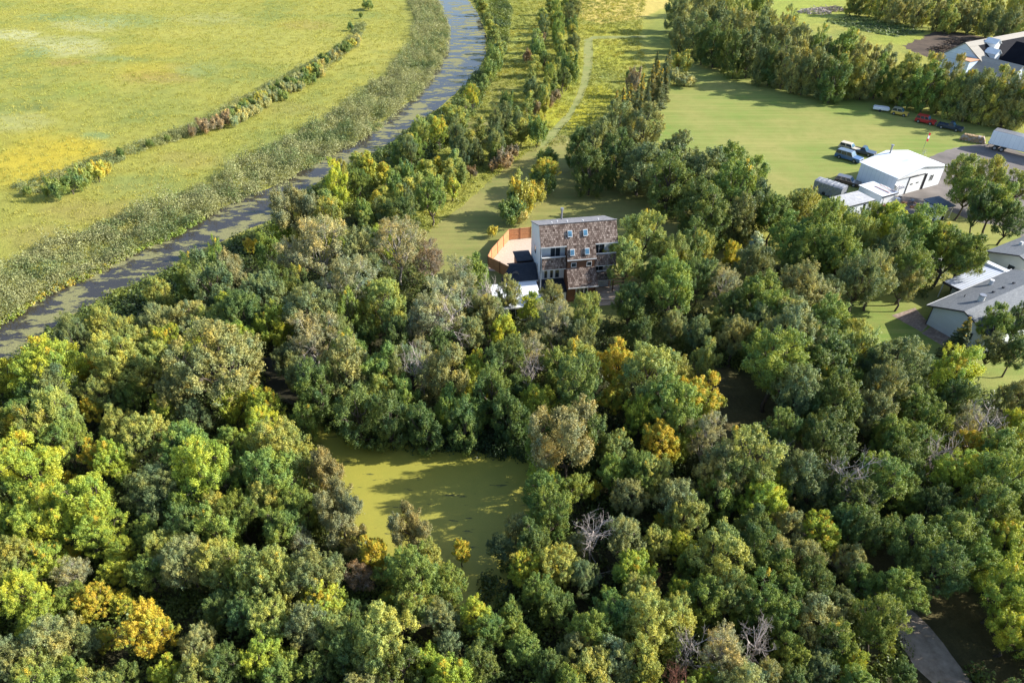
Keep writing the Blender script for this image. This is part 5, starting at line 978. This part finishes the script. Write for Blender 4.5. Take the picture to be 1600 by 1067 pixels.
# dormers
for x, y, z in ((10.5, 5.2, 7.7), (7.2, 2.4, 6.1)):
    d = MB().prism([(-1.1, -.8), (1.1, -.8), (1.1, .7), (0, 1.6), (-1.1, .7)], 1, -.9, 2.4).build('dormer', M['white'], t); d.location = (x, y, z); MB().slab((-1.35, -1.1, .62), (-1.35, 2.2, .62), (0, 2.2, 1.74), (0, -1.1, 1.74), .08).slab((1.35, -1.1, .62), (1.35, 2.2, .62), (.004, 2.2, 1.74), (.004, -1.1, 1.74), .08).build('dormer_roof', M['white'], d)
# large arched front gable and two small gable frames
def archwall(x0, x1, zt, hw, ah, y, nm):
    mb = MB(); xm = (x0 + x1) / 2; out_ = [(x0, 0), (xm - hw, 0)] + [(xm - hw * math.cos(a), ah + hw * math.sin(a)) for a in [i * math.pi / 10 for i in range(11)]] + [(xm + hw, 0), (x1, 0), (x1, zt * .55), (xm, zt), (x0, zt * .55)]
    n = len(out_); import bmesh
    bm = bmesh.new(); f = bm.faces.new([bm.verts.new((p[0], y, p[1])) for p in out_]); r_ = bmesh.ops.extrude_face_region(bm, geom=[f]); bmesh.ops.translate(bm, verts=[v for v in r_['geom'] if isinstance(v, bmesh.types.BMVert)], vec=(0, .4, 0))
    bmesh.ops.triangulate(bm, faces=bm.faces[:]); bmesh.ops.recalc_face_normals(bm, faces=bm.faces); me = bpy.data.meshes.new(nm); bm.to_mesh(me); bm.free(); me.uv_layers.new(name='UVMap'); me.materials.append(M['white']); o = bpy.data.objects.new(nm, me); COL.objects.link(o); o.parent = t; return o
archwall(7.9, 16.9, 9.6, 1.6, 4.4, -7.9, 'arched_gable'); MB().box(8.0, 16.8, -2.2, -1.9, 0, 4).build('porch_back_wall', M['osb'], t)
MB().slab((7.8, -7.48, 5.2), (7.8, 1, 5.2), (12.39, 1, 9.5), (12.39, -7.48, 9.5), .15).slab((17.0, -7.48, 5.2), (17.0, 1, 5.2), (12.4, 1, 9.5), (12.4, -7.48, 9.5), .15).build('gable_roof', M['nearblack'], t)
for x0 in (6.2, 7.9): MB().prism([(x0, 0), (x0 + 1.5, 0), (x0 + 1.5, 3.6), (x0 + .75, 5.0), (x0, 3.6)], 1, -9.6 + (x0 - 6.2) * .3, -9.3 + (x0 - 6.2) * .3).build('gable_frame', M['white'], t); MB().tube([(x0, -9.7 + (x0 - 6.2) * .3, 3.6), (x0 + .75, -9.7 + (x0 - 6.2) * .3, 5.05), (x0 + 1.5, -9.7 + (x0 - 6.2) * .3, 3.6)], .09, 5).build('frame_edge', M['lumber'], t)
for i, (px, py, s) in enumerate(((1478, 80, 1.6), (1497, 68, 1.3), (1545, 52, 2.0))):
    x, y, _ = G(px, py); o = pile('dirt_mound', f'dark mound of dug earth left of the unfinished house, {ORD[i]}', x, y, 3 * s, 2 * s, 1.2 * s, 160, 'dirt', 30 + i, 'dirt mound'); o['group'] = 'earth mounds by the unfinished house'
